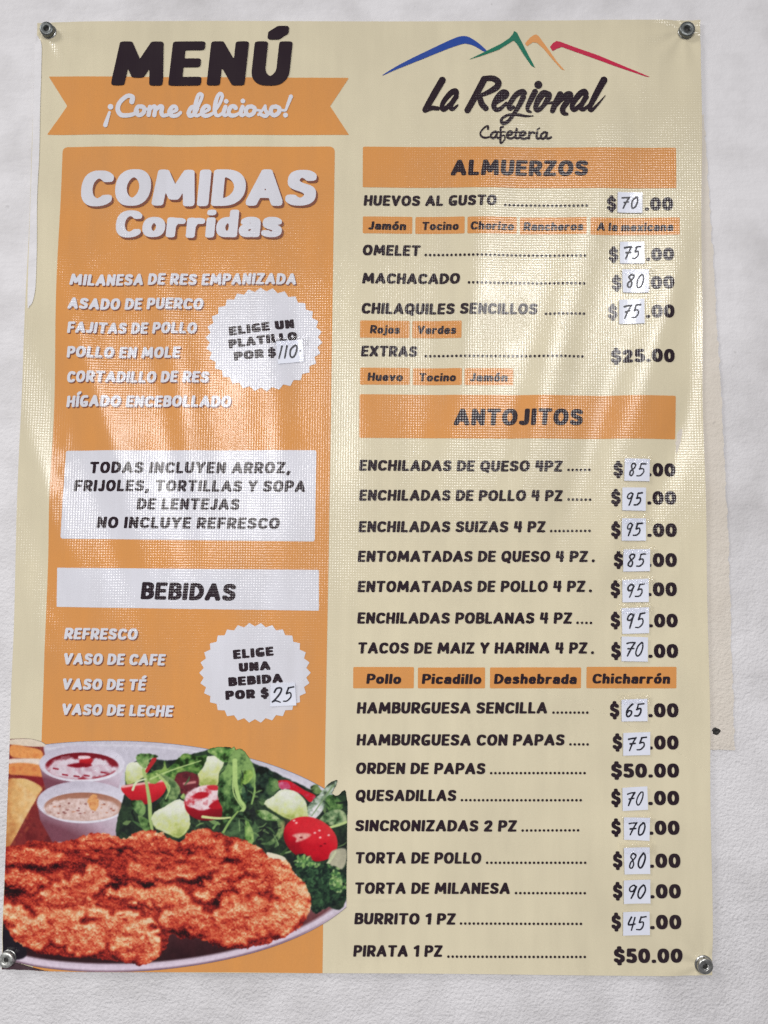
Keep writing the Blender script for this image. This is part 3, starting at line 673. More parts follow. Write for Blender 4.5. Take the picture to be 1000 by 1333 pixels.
ROWS = [ # item, x0, base0, x1, base1, cap, dots(x0,x1,y0,y1,n), $x, right, base, cap, sticker text, quad, full price
 ('HUEVOS AL GUSTO', 473.4, 268, 646.4, 267.8, 13.6, (656, 765.4, 267.2, 268, None), 790, 876, 274, 17, '70', [(803.6, 250.7), (836, 251.2), (836, 277.6), (803.6, 277)], None),
 ('OMELET', 471.8, 332.8, 547.4, 332.9, 13.8, (552.6, 763, 331.6, 333.2, None), 793, 876.8, 339.4, 16.6, '75', [(806.7, 315.3), (838, 315.3), (838.9, 343), (807.2, 343)], None),
 ('MACHACADO', 471.4, 369.4, 599, 369.4, 13.8, (608.6, 762, 368.2, 369.2, None), 797, 876.8, 376.6, 17, '80', [(809.6, 350.8), (843.9, 351.5), (843.9, 381.3), (810.8, 380.8)], None),
 ('CHILAQUILES SENCILLOS', 470.4, 408.8, 700, 409.2, 14.4, (709, 762, 408.6, 408.4, None), 792, 877, 414.4, 17, '75', [(806, 390.4), (838.4, 389.2), (838.4, 421.6), (806, 421.6)], None),
 ('EXTRAS', 470, 464.4, 543.4, 464.4, 14, (552.8, 760.2, 463.3, 463.8, None), 796, 878, 472, 17.2, None, None, '$25.00'),
 ('ENCHILADAS DE QUESO 4PZ', 467.4, 612.8, 732.4, 614, 14.2, (738.6, 769.4, 611.6, 611.4, 6), 798, 880, 620.2, 17.4, '85', [(812, 597.2), (845, 597.7), (845, 626.7), (811.5, 626.2)], None),
 ('ENCHILADAS DE POLLO 4 PZ', 467.4, 651.8, 733, 652.4, 14.4, (739, 770, 650, 650.4, 6), 795, 880.4, 656.8, 17.6, '95', [(808.9, 634.9), (840.3, 634.9), (840.3, 665), (808.9, 664.5)], None),
 ('ENCHILADAS SUIZAS 4 PZ', 466.6, 692.8, 710.4, 693, 14.6, (716, 769, 691.2, 691, 10), 795, 881, 699, 17.8, '95', [(808.4, 674.9), (840.3, 674.9), (840.8, 703.9), (808.4, 703.9)], None),
 ('ENTOMATADAS DE QUESO 4 PZ', 465.6, 731.4, 765.4, 731.6, 14.6, (770, 773.7, 730, 730, 2), 798.8, 881, 738, 18, '85', [(810.8, 715.2), (845.6, 714.7), (845.6, 743.5), (810.8, 744)], None),
 ('ENTOMATADAS DE POLLO 4 PZ', 465.4, 770.8, 762, 770.6, 14.8, (766.4, 770.1, 769, 769, 2), 795, 881, 776, 18, '95', [(809.6, 754.8), (843.9, 753), (843.9, 783.6), (810, 784)], None),
 ('ENCHILADAS POBLANAS 4 PZ', 465, 811.8, 745, 812, 14.8, (750, 771, 810.6, 810.8, 4), 795, 882.2, 816.6, 17.8, '95', [(808.4, 791.5), (843.9, 790.3), (844.4, 824), (809.6, 825)], None),
 ('TACOS DE MAIZ Y HARINA 4 PZ', 465.4, 850.8, 764.8, 850.8, 14.8, (769.4, 773.1, 849.6, 849.6, 2), 795.6, 882.8, 856.4, 18.2, '70', [(808.4, 828), (842.7, 829.2), (842.7, 861.1), (808.4, 860.4)], None),
 ('HAMBURGUESA SENCILLA', 464.4, 928.8, 712.8, 928.8, 15, (718.8, 766.4, 927.6, 927.6, 9), 794, 883.2, 933.6, 18.4, '65', [(808.4, 910.3), (842, 909), (842.5, 938.4), (808.9, 938.9)], None),
 ('HAMBURGUESA CON PAPAS', 464, 970.4, 735.4, 970.6, 15, (741, 766.8, 969, 969, 5), 797.6, 883.4, 975.6, 18.4, '75', [(810.8, 953.5), (845.6, 952.3), (845.8, 982.3), (810.8, 983.3)], None),
 ('ORDEN DE PAPAS', 463, 1007.4, 632, 1007.8, 15, (637.6, 762.8, 1006.2, 1006.3, None), 795.6, 884, 1012.2, 18.6, None, None, '$50.00'),
 ('QUESADILLAS', 462.6, 1042.8, 594.2, 1042.8, 15, (599.6, 757.8, 1041.4, 1041.6, None), 795.8, 884.2, 1048, 18.8, '70', [(809.6, 1024.8), (842, 1022.9), (843.2, 1053.6), (810.3, 1055.3)], None),
 ('SINCRONIZADAS 2 PZ', 462.2, 1082, 673, 1082.4, 15, (678.6, 754.4, 1080.8, 1080.8, None), 796, 884.6, 1086.6, 18.6, '70', [(811.5, 1063.2), (845.6, 1063.7), (844.9, 1093.9), (812, 1092.5)], None),
 ('TORTA DE POLLO', 462.2, 1124, 626.8, 1124.2, 15, (632.4, 763.6, 1122.8, 1123, None), 798, 885.8, 1129.6, 18.8, '80', [(811.5, 1102.8), (845.1, 1102), (846, 1137), (812.7, 1137.6)], None),
 ('TORTA DE MILANESA', 461.4, 1163.4, 664.2, 1163.6, 15, (670, 763, 1162.3, 1162.5, None), 798, 886.4, 1169.4, 18.8, '90', [(811.3, 1144.8), (845.6, 1143.6), (846.3, 1175.3), (811.8, 1176)], None),
 ('BURRITO 1 PZ', 461.2, 1203, 593.4, 1203.6, 15, (598.4, 758, 1202, 1202.4, None), 796.2, 887, 1209.6, 19, '45', [(810.8, 1186.3), (844.9, 1185.6), (845.6, 1216.3), (810.8, 1217.3)], None),
 ('PIRATA 1 PZ', 459.8, 1245, 576.2, 1245.2, 15, (582, 763, 1244.8, 1245.4, None), 799.2, 888.8, 1253.4, 19, None, None, '$50.00')]
for (s, x0, b0, x1, b1, ch, dd, dx, rx, pb, pc, st, quad, full) in ROWS:
    text('menu_item', s, (x0, b0), (x1, b1), ch, M_DARK, ban, 3, **MT)
    if dd[4] == 2: on_sheet('dot_leader', np.array([(dd[0]+1.9+2.1*cos(t*.6283), dd[2]+2.1*sin(t*.6283)) for t in range(10)]), [tuple(range(10))], M_DARK, ban, 3)
    else: dots(*dd)
    if full: text('price_text', full, (dx, pb), (rx, pb), pc, M_DARK, ban, 3, **PT)
    else:
        text('peso_sign', '$', (dx, pb), (dx+12.2, pb), pc, M_DARK, ban, 3, **PT)
        text('price_text', '.00', (rx-38.5*pc/18, pb), (rx, pb), pc, M_DARK, ban, 3, **PT)
        sticker(quad, st)
sticker([(360, 445), (394, 442.4), (396, 470.6), (362.4, 474.4)], '110·', .52, .88)
sticker([(352.4, 890), (384.4, 888), (386, 918), (352, 919.6)], '25', .62, .86)

# ================================================================== printed photograph of the dish (colours of the print)
ST = 0.75
fx = np.arange(0, 456, ST); fy = np.arange(956, 1270, ST); X, Y = np.meshgrid(fx, fy); SH = X.shape
IMG = np.zeros(SH+(3,)); ALP = np.zeros(SH)
def lay(mask, col, alpha=True):
    m = np.clip(mask, 0, 1)[..., None]; global IMG, ALP
    IMG = IMG*(1-m)+np.asarray(col, float)*m
    if alpha: ALP = np.maximum(ALP, np.clip(mask, 0, 1))
edge = lambda sd, s=0.9: np.clip(0.5-sd/s, 0, 1)
def ell(cx, cy, rx, ry, rot=0):
    c_, s_ = cos(rot), sin(rot); dx, dy = X-cx, Y-cy; u = (dx*c_+dy*s_)/rx; v = (-dx*s_+dy*c_)/ry
    r = np.sqrt(u*u+v*v)+1e-9; return (r-1)*min(rx, ry), u, v
def blend(t, *stops):
    t = np.clip(t, 0, 1)[..., None]; n = len(stops)-1; out = np.zeros(SH+(3,)); st = np.array(stops, float)
    k = np.clip((t*n).astype(int), 0, n-1); f = t*n-k
    return st[k[..., 0]]*(1-f)+st[k[..., 0]+1]*f
sm = lambda a, b, v: np.clip((v-a)/(b-a), 0, 1)**2*(3-2*np.clip((v-a)/(b-a), 0, 1))
N1 = fbm(SH, 40, 11, 5); N2 = fbm(SH, 12, 21, 4); N3 = fbm(SH, 5, 31, 3); N4 = rng.random(SH)
def curve(pts, hw, col, soft=1.0):
    c_ = np.array(catmull(pts, 8)); d = np.full(SH, 1e9); hw = np.atleast_1d(hw); ws = np.interp(np.linspace(0, 1, len(c_)), np.linspace(0, 1, len(hw)), hw)
    for (ax, ay), (bx, by), r in zip(c_[:-1], c_[1:], ws[:-1]):
        ex, ey = bx-ax, by-ay; t = np.clip(((X-ax)*ex+(Y-ay)*ey)/(ex*ex+ey*ey+1e-9), 0, 1)
        d = np.minimum(d, np.hypot(X-ax-ex*t, Y-ay-ey*t)-r)
    lay(edge(d, soft), col); return d
def shape(pts, col, smooth=True, soft=1.0, rough=0.0, m=7):
    P = np.array(catmull(pts, m, True)) if smooth else np.array(pts, float)
    d = sd_poly(P, X, Y)+(N3-0.5)*rough; lay(edge(d, soft), col); return d
# plate
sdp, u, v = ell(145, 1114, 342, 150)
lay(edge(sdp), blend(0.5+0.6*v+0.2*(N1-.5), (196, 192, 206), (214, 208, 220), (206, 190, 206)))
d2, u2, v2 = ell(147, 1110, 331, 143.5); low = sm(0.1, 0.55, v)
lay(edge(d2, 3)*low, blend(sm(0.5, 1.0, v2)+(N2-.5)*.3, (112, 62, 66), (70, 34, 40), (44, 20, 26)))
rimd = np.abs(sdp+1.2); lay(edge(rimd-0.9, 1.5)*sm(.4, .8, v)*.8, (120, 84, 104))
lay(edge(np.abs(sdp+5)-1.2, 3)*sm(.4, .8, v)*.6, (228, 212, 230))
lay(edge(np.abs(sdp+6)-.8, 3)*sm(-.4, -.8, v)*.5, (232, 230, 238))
shape([(2, 1195), (6, 1175), (30, 1225), (34, 1244), (20, 1250), (2, 1246)], (30, 24, 34), soft=2)
# bottom left dark table edge
shape([(0, 1249), (20, 1254), (60, 1262.5), (120, 1266), (60, 1266), (0, 1265)], blend(N1, (60, 40, 48), (92, 74, 80)), False)
# fries
lay(edge(sd_poly(np.array([(4, 962), (30, 961), (56, 968), (62, 1000), (56, 1100), (0, 1110), (0, 962)], float), X, Y), 2), blend(N2, (168, 84, 56), (118, 36, 40), (198, 130, 80)))
shape([(12, 963), (36, 961), (56, 966), (56, 972), (14, 969)], (220, 204, 186))
shape([(15, 970), (36, 972), (54, 977), (55, 988), (38, 988), (15, 984)], blend(N2+.2*(Y < 977), (202, 112, 60), (226, 156, 92), (212, 132, 76)), soft=2)
shape([(12, 988), (55, 988), (57, 996), (12, 994)], (224, 208, 196), soft=2)
shape([(12, 995), (34, 993), (55, 998), (54, 1012), (30, 1009), (12, 1007)], blend(N2, (196, 104, 62), (220, 146, 84), (206, 120, 72)), soft=2)
shape([(24, 1010), (56, 1012), (56, 1024), (40, 1018), (24, 1014)], (132, 34, 40), soft=2.5)
shape([(58, 1030), (48, 1050), (40, 1075), (18, 1108), (70, 1108), (72, 1080), (60, 1050)], blend(N2, (88, 24, 30), (128, 44, 44), (70, 22, 30)), soft=3)
shape([(10, 1017), (24, 1013), (38, 1015), (55, 1025), (50, 1036), (36, 1060), (20, 1090), (10, 1106), (6, 1106), (9, 1050)], blend(.5+(X-28)/46+(N2-.5)*.8, (190, 126, 74), (218, 170, 108), (228, 194, 142), (206, 152, 92)), soft=1.8)
shape([(22, 1015), (38, 1016), (54, 1026), (47, 1034), (36, 1027)], blend(N2, (226, 194, 140), (214, 172, 108)), soft=2)
# sauce bowls
def bowl(cx, cy, rx, ry, by, bw):
    P = [(cx-rx, cy), (cx-rx*.93, cy+(by-cy)*.45), (cx-bw, by), (cx+bw, by), (cx+rx*.93, cy+(by-cy)*.45), (cx+rx, cy)]
    d = sd_poly(np.array(P), X, Y); t = (X-cx)/rx; q = (Y-cy)/(by-cy)
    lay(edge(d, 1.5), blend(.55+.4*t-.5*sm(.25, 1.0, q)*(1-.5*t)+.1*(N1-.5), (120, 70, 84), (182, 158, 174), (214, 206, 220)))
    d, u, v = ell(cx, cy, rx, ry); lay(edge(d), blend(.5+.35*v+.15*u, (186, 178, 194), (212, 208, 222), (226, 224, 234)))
bowl(107, 994, 55.5, 24, 1032, 46)
d, u, v = ell(107, 997, 47.5, 17.5); lay(edge(d), blend(.5+.5*v+.5*(N2-.5), (112, 18, 30), (150, 34, 48)))
d, u, v = ell(105, 1000, 43.5, 13.5); g = d+(N2-.5)*9
lay(edge(g, 3), blend(.5+1.4*(N2-.5)+.3*u, (206, 180, 192), (216, 206, 216), (190, 150, 166)))
d, u, v = ell(112, 991, 8.5, 7); lay(edge(d+(N3-.5)*3, 2), blend(.5+.5*v, (204, 44, 48), (150, 16, 30)))
shape([(88, 996), (104, 993), (120, 996), (112, 998), (98, 999)], (132, 14, 30), soft=2)
shape([(103, 984), (116, 984), (117, 987), (104, 988)], (226, 200, 206), soft=1.6)
for a_ in ((82, 1008), (97, 1010), (110, 1009), (132, 1005), (70, 1000)): curve([a_, (a_[0]+6, a_[1]+1)], 1.0, (146, 30, 48))
bowl(108.5, 1044, 60, 27.5, 1096, 40)
d, u, v = ell(109, 1050, 51, 18.5); lay(edge(d), blend(.5+.5*v, (158, 104, 84), (206, 172, 160)))
d, u, v = ell(107, 1053, 48, 14.5); lay(edge(d+(N2-.5)*4, 2), blend(.1+.9*N3+.5*(N2-.5)+.12*u, (172, 122, 108), (206, 176, 168), (222, 200, 196), (204, 172, 160)))
for _ in range(26):
    a_, r_ = rng.uniform(0, 6.28), rng.uniform(0, .9)**.6; x_, y_ = 107+44*r_*cos(a_), 1054+12*r_*sin(a_)
    d, _, _ = ell(x_, y_, rng.uniform(1, 2.6), rng.uniform(.7, 1.2)); lay(edge(d, 1)*.75, ((156, 84, 72), (120, 60, 60), (188, 120, 90))[_.__class__ is None or rng.integers(0, 3)])
shape([(115, 1040), (121, 1034), (127, 1037), (129, 1048), (124, 1055), (116, 1050)], blend(N3, (206, 134, 74), (226, 168, 112), (176, 100, 60)), soft=1.5, rough=3)
# salad bed
bed = sd_poly(np.array(catmull([(163, 1030), (166, 1000), (190, 988), (225, 990), (262, 978), (300, 973), (330, 992), (372, 1012), (410, 1030), (437, 1036), (452, 1039), (451, 1172), (420, 1175), (390, 1140), (300, 1110), (160, 1100)], 6, True)), X, Y)
lay(edge(bed+(N2-.5)*3, 1.5), blend(N2*.9+(N3-.5)*.5, (26, 28, 34), (30, 40, 36), (46, 66, 46), (22, 28, 30)))
# loose blades through the bed
for _ in range(150):
    x_, y_ = rng.uniform(160, 446), rng.uniform(985, 1108)
    if bed[int((y_-956)/ST), int(x_/ST)] > -5: continue
    a_ = rng.uniform(0, pi); l_ = rng.uniform(4, 15); k_ = rng.uniform(-.5, .5)
    p0 = (x_-l_*cos(a_), y_-l_*sin(a_)*.8); p1 = (x_+l_*k_*sin(a_), y_+l_*k_*cos(a_)); p2 = (x_+l_*cos(a_), y_+l_*sin(a_)*.8)
    cl = np.array([(46, 66, 46), (66, 96, 58), (38, 54, 44), (92, 122, 76), (112, 140, 88), (28, 36, 36)][rng.integers(0, 6)])*rng.uniform(.8, 1.1)
    curve([p0, p1, p2], [.4, rng.uniform(1.2, 3.4), .4], cl)
def cuke(pts, top, k=0.0):
    P = np.array(pts, float); d = shape(pts, blend((Y-P[:, 1].min())/(np.ptp(P[:, 1]))+(N2-.5)*.7+(N3-.5)*.5+k, (226, 228, 216), (208, 214, 182), (196, 202, 134), (150, 164, 84)), soft=1.0, m=3, rough=1.5)
    lay(edge(np.abs(d+1.6)-.5, 1.4)*.5, (214, 220, 170)); lay(edge(np.abs(d+.2)-.4, 1.2)*.5*(Y > P[:, 1].mean()), (84, 110, 52)); return d
cuke([(164, 1000), (172, 992), (190, 994), (192, 1006), (180, 1016), (165, 1021)], None)
cuke([(259, 989), (275, 984), (289, 984), (292, 993), (286, 1006), (284, 1022), (270, 1025), (259, 1021)], None)
# half tomato at the left of the salad
d = shape([(158, 1025), (185, 1019), (214, 1016), (216, 1028), (206, 1040), (190, 1047), (172, 1042)], blend((Y-1016)/32+(N2-.5)*.3, (214, 60, 66), (196, 30, 44), (150, 16, 32)), m=5)
curve([(160, 1024), (185, 1020), (213, 1016)], 1.5, (226, 176, 172), 2)
shape([(228, 1010), (245, 1004), (258, 1010), (258, 1024), (246, 1034), (232, 1030)], blend(N2, (70, 24, 34), (110, 40, 48), (46, 24, 30)), soft=2)
curve([(240, 1020), (254, 1018)], 1.6, (196, 130, 128), 2); curve([(191, 1004), (200, 990), (202, 986)], [2, 3, 1], (176, 38, 44))
# rocket leaves
def leaf(pts, a, b, vein=None, vc=(176, 200, 130)):
    P = np.array(pts, float); c_ = P.mean(0); L_ = np.ptp(P, 0).max()*.5+1e-6; g_ = rng.uniform(0, 6.28)
    a = np.array(a)*np.array((.93, .95, .98)); b = np.array(b)*np.array((1.02, .98, 1.04))
    t_ = .55+.45*((X-c_[0])*cos(g_)+(Y-c_[1])*sin(g_))/L_+1.7*(N2-.5)+.9*(N3-.5)
    d = shape(pts, blend(t_, a*.45, a, (a+b)/2, b), soft=1.2, rough=2.0)
    lay(edge(d+2.2, 3)*0.35*sm(.45, .7, N2), np.array(b)*1.12)
    if vein: curve(vein, [1.3, .9, .5], vc)
leaf([(188, 1012), (200, 1004), (212, 1000), (214, 988), (218, 1000), (228, 992), (240, 981), (256, 984), (270, 984), (259, 1006), (246, 1004), (232, 1006), (226, 1016), (212, 1014), (200, 1020)], (70, 112, 50), (132, 168, 84), [(196, 1014), (225, 1002), (262, 990)])
leaf([(177, 986), (184, 981), (196, 981), (206, 985), (196, 988), (190, 1000), (182, 996)], (96, 138, 70), (150, 180, 110))
leaf([(208, 1008), (222, 1012), (233, 1022), (234, 1034), (222, 1048), (208, 1056), (200, 1054), (212, 1040), (218, 1026)], (62, 92, 54), (128, 158, 96), [(208, 1012), (221, 1024), (216, 1040)])
leaf([(170, 1043), (184, 1042), (190, 1052), (186, 1062), (176, 1056)], (66, 100, 56), (120, 160, 90))
leaf([(180, 1062), (192, 1066), (200, 1080), (188, 1082)], (80, 116, 60), (128, 164, 92))
curve([(187, 1002), (191, 1020), (195, 1045), (196, 1065), (199, 1083)], [2.2, 2.0, 2.6, 2.4, 1.2], (164, 188, 116))
curve([(204, 1007), (214, 1016), (220, 1030)], [1.2, 1.6, 1], (170, 192, 120)); curve([(173, 1028), (178, 1018), (190, 1014)], [1.6, 1.4, .8], (210, 220, 180))
cuke([(198, 1061), (214, 1050), (234, 1040), (244, 1050), (248, 1072), (244, 1082), (232, 1091), (212, 1082), (201, 1076)], None, -.1)
leaf([(235, 1038), (240, 1032), (242, 1042)], (120, 156, 80), (160, 190, 110))
# cut tomato, wet face up
d, u, v = ell(271, 1045, 30.5, 23, -.12); lay(edge(d), blend(.5+.5*v+.2*(N2-.5), (196, 40, 52), (178, 18, 36), (110, 10, 26)))
d, u, v = ell(268, 1038, 27, 16, -.14); lay(edge(d+(N2-.5)*4, 2), blend(.5+1.8*(N2-.5), (196, 60, 72), (222, 192, 198), (230, 212, 216), (206, 120, 130)))
d, u, v = ell(262, 1035, 10, 4.2, -.15); lay(edge(d+(N3-.5)*2, 1.5), (182, 26, 42))
shape([(272, 1050), (284, 1041), (294, 1046), (284, 1053)], (176, 22, 38), soft=1.6); shape([(270, 1023), (282, 1022), (284, 1028), (274, 1028)], (196, 46, 58), soft=1.6)
# big central rocket
leaf([(270, 977), (284, 972), (300, 974), (306, 972), (306, 988), (292, 992), (280, 984)], (92, 138, 66), (150, 184, 104))
leaf([(300, 984), (312, 974), (322, 982), (330, 996), (334, 1014), (328, 1040), (316, 1052), (300, 1066), (286, 1078), (290, 1056), (284, 1036), (286, 1010), (294, 1000)], (58, 92, 50), (122, 160, 88), [(306, 995), (304, 1030), (316, 1052)])
leaf([(318, 1004), (332, 1004), (326, 1016), (314, 1022)], (120, 160, 70), (158, 190, 96))
leaf([(314, 1028), (326, 1020), (332, 1034), (322, 1046)], (40, 70, 52), (72, 106, 70))
curve([(306, 990), (307, 1020), (312, 1040), (318, 1052), (300, 1066)], [3.2, 2.8, 2.4, 2.2, 1.2], (172, 200, 124)); curve([(330, 1000), (333, 1022), (328, 1046)], [1.4, 1.6, 1], (140, 176, 100))
leaf([(334, 1002), (346, 998), (356, 1008), (362, 1022), (356, 1036), (342, 1044), (334, 1030)], (30, 48, 40), (66, 96, 58))
leaf([(350, 1012), (362, 1016), (364, 1026), (354, 1030)], (60, 96, 52), (110, 146, 84))
leaf([(292, 1084), (300, 1062), (314, 1056), (326, 1062), (338, 1080), (330, 1096), (312, 1092)], (36, 56, 40), (72, 104, 64))
leaf([(320, 1066), (328, 1078), (331, 1092), (326, 1102), (320, 1098)], (104, 146, 70), (152, 186, 104))
curve([(264, 1063), (284, 1065), (300, 1064)], [1.8, 1.5, 1], (206, 216, 150)); curve([(291, 1083), (300, 1068), (310, 1056)], [1.6, 1.4, 1], (140, 172, 96)); curve([(278, 1078), (284, 1070)], [1.5, .8], (120, 156, 90))
# far sliver of tomato and cucumber wedge
shape([(362, 1017), (376, 1016), (396, 1028), (411, 1036), (404, 1044), (392, 1034), (374, 1026)], blend(N3, (206, 90, 120), (190, 24, 40), (206, 36, 50)), soft=1.2)
shape([(363, 1019), (374, 1018), (378, 1026), (366, 1027)], blend(N3, (214, 130, 160), (176, 40, 80)), soft=1.2)
cuke([(344, 1046), (356, 1036), (366, 1028), (382, 1029), (396, 1040), (401, 1054), (402, 1064), (384, 1068), (366, 1062)], None, -.12)
leaf([(404, 1026), (412, 1021), (418, 1028), (420, 1030), (412, 1034)], (92, 116, 66), (120, 148, 90))
leaf([(436, 1016), (439, 1019), (430, 1036), (422, 1052), (410, 1066), (402, 1062), (402, 1048), (416, 1034), (426, 1022)], (150, 170, 140), (208, 214, 204), [(434, 1022), (420, 1042), (406, 1062)], (126, 150, 110))
leaf([(424, 1040), (432, 1034), (444, 1042), (446, 1052), (434, 1060), (426, 1052)], (72, 110, 58), (128, 166, 90))
leaf([(416, 1068), (428, 1056), (444, 1054), (451, 1062), (450, 1072), (432, 1074)], (92, 124, 80), (164, 184, 132))
curve([(425, 1078), (440, 1074), (451, 1070)], [1.4, 1.8, 1.4], (184, 204, 136))
leaf([(333, 1056), (344, 1054), (356, 1060), (366, 1068), (354, 1068), (342, 1066)], (96, 136, 70), (162, 188, 126))
leaf([(362, 1068), (370, 1070), (369, 1084), (362, 1094), (352, 1100), (340, 1098), (352, 1094), (362, 1082)], (66, 96, 58), (132, 160, 96))
for _ in range(70):
    x_, y_ = rng.uniform(168, 446), rng.uniform(990, 1104)
    if bed[int((y_-956)/ST), int(x_/ST)] > -6 or IMG[int((y_-956)/ST), int(x_/ST), 0] > 125: continue
    a_ = rng.uniform(0, pi); l_ = rng.uniform(3, 8)
    curve([(x_-l_*cos(a_), y_-l_*sin(a_)), (x_+rng.uniform(-2, 2), y_+rng.uniform(-2, 2)), (x_+l_*cos(a_), y_+l_*sin(a_))], [.3, rng.uniform(.5, 1.5), .3], np.array([(30, 44, 36), (120, 152, 92), (74, 104, 64), (24, 30, 30), (150, 178, 118)][rng.integers(0, 5)]), 1.4)
# big glossy tomato
d, u, v = ell(404.5, 1092, 36.5, 27.5, .42); lay(edge(d), blend(.48+.42*v-.15*u+.3*(N2-.5), (206, 54, 58), (206, 26, 42), (184, 14, 34), (122, 6, 24)))
d, u, v = ell(398, 1082, 26, 12, .3); lay(edge(d, 10)*.35, (222, 60, 66))
shape([(381, 1087), (392, 1084), (405, 1086), (398, 1092), (386, 1096), (386, 1091)], blend(N3, (214, 120, 112), (226, 190, 178)), soft=2.5)
for p_ in ((386, 1071), (410, 1084), (416, 1081), (428, 1087), (417, 1090), (383, 1068)): d, _, _ = ell(*p_, 1.6, 1.2); lay(edge(d, 1.2), (240, 190, 186))
for p_ in ((423, 1098), (418, 1101), (392, 1090)): d, _, _ = ell(*p_, 1.8, 1.0); lay(edge(d, 1.2), (120, 10, 26))
# onion, parsley
shape([(347, 1110), (358, 1111), (371, 1116), (372, 1124), (356, 1124)], (222, 212, 190)); shape([(432, 1108), (450, 1105), (450, 1124), (440, 1134), (428, 1124)], blend(N2, (150, 146, 128), (190, 186, 160)), soft=2)
curve([(424, 1128), (434, 1114), (437, 1108)], [2, 1.6, 1], (196, 200, 164))
par = sd_poly(np.array(catmull([(384, 1116), (396, 1112), (412, 1122), (430, 1126), (450, 1138), (451, 1170), (428, 1180), (408, 1188), (398, 1160), (386, 1138)], 6, True)), X, Y)
lay(edge(par+(N3-.5)*5, 1.5), blend(N3*.9+(N2-.5)*.4, (14, 20, 24), (24, 38, 34), (48, 78, 52), (20, 28, 30)))
for _ in range(300):
    k_ = rng.random(); cx_, cy_, s_ = ((400, 1121, 11), (436, 1146, 11), (418, 1140, 22))[0 if k_ < .38 else 1 if k_ < .66 else 2]
    x_, y_ = cx_+rng.normal()*s_*.75, cy_+rng.normal()*s_*.55
    if not (0 <= (y_-956)/ST < SH[0] and 0 <= x_/ST < SH[1]) or par[int((y_-956)/ST), int(x_/ST)] > 0: continue
    d, _, _ = ell(x_, y_, rng.uniform(1, 3.4), rng.uniform(.8, 2), rng.uniform(0, 3)); b_ = (y_ < 1128 or x_ > 430)
    lay(edge(d, 1.2)*.85, np.array(((134, 172, 98), (90, 136, 74), (170, 196, 130), (58, 96, 60)) [rng.integers(0, 4)] if b_ else ((40, 66, 48), (24, 40, 36), (64, 100, 66))[rng.integers(0, 3)]))
# breaded cutlet: relief lit from above, then toned like the print
OUT = [(5, 1108), (20, 1101), (44, 1095), (70, 1096), (95, 1093), (112, 1086), (135, 1083), (160, 1091), (184, 1081), (206, 1083), (224, 1092), (236, 1094), (246, 1084), (266, 1078), (290, 1086), (318, 1094), (340, 1103), (352, 1117), (374, 1120), (383, 1136), (397, 1150), (405, 1172), (398, 1198), (376, 1217), (352, 1226), (318, 1234), (285, 1232), (258, 1222), (236, 1222), (222, 1216), (214, 1238), (192, 1254), (166, 1252), (130, 1247), (84, 1245), (44, 1238), (18, 1222), (4, 1198), (0, 1150)]
cut = sd_poly(np.array(catmull(OUT, 6, True)), X, Y)+(N3-.5)*4.5+(N2-.5)*4
def warp(F, dx, dy):
    jj, ii = np.mgrid[0:SH[0], 0:SH[1]]
    return F[np.clip(jj+dy, 0, SH[0]-1).astype(int), np.clip(ii+dx, 0, SH[1]-1).astype(int)]
wx_, wy_ = (fbm(SH, 50, 61, 3)-.5)*70, (fbm(SH, 50, 71, 3)-.5)*44
F1 = fbm((SH[0]*2, SH[1]), 70, 81, 2)[::2][:SH[0]]
F1 = warp(F1, wx_, wy_)
def flatfbm(cell, seed, octs=3):
    big = fbm((1000, 1000), cell, seed, octs); jj, ii = np.mgrid[0:SH[0], 0:SH[1]]; a_ = 0.6+seed*.013
    u_ = ii*cos(a_)-jj*1.3*sin(a_); v_ = ii*sin(a_)+jj*1.3*cos(a_)
    return big[(v_.astype(int)) % 1000, (u_-u_.min()).astype(int) % 1000]
def billow(cell, seed, k): return np.abs(2*warp(flatfbm(cell, seed), wx_*k, wy_*k*.9)-1)
B1 = billow(62, 191, 1.0); B2 = billow(32, 95, .6); B3 = billow(13, 97, .3)
crumb = fbm(SH, 6, 101, 3); tiny = fbm(SH, 2.4, 111, 2)
def box(F, r):
    for ax in (0, 1): F = sum(np.roll(F, k, ax) for k in range(-r, r+1))/(2*r+1)
    return F
wX, wY = X+(N2-.5)*16+(fbm(SH, 26, 141, 3)-.5)*26+(N3-.5)*5, Y+(fbm(SH, 12, 151, 4)-.5)*12+(fbm(SH, 26, 161, 3)-.5)*16+(N3-.5)*4
LUMP = np.zeros(SH); lr = np.random.default_rng(23)
for _ in range(170):
    lx_, ly_ = lr.uniform(-5, 408), lr.uniform(1086, 1252); k_ = (ly_-1080)/170
    rx_, ry_ = lr.uniform(12, 40), lr.uniform(6, 13)*(.75+.7*k_); ro_ = lr.uniform(-.5, .5)
    c_, s_ = cos(ro_), sin(ro_); u = ((wX-lx_)*c_+(wY-ly_)*s_)/rx_; v = (-(wX-lx_)*s_+(wY-ly_)*c_)/ry_
    LUMP = np.maximum(LUMP, lr.uniform(.55, 1)*np.sqrt(np.clip(1-u*u-v*v, 0, 1))*(5+ry_))
LUMP = box(LUMP, 1)
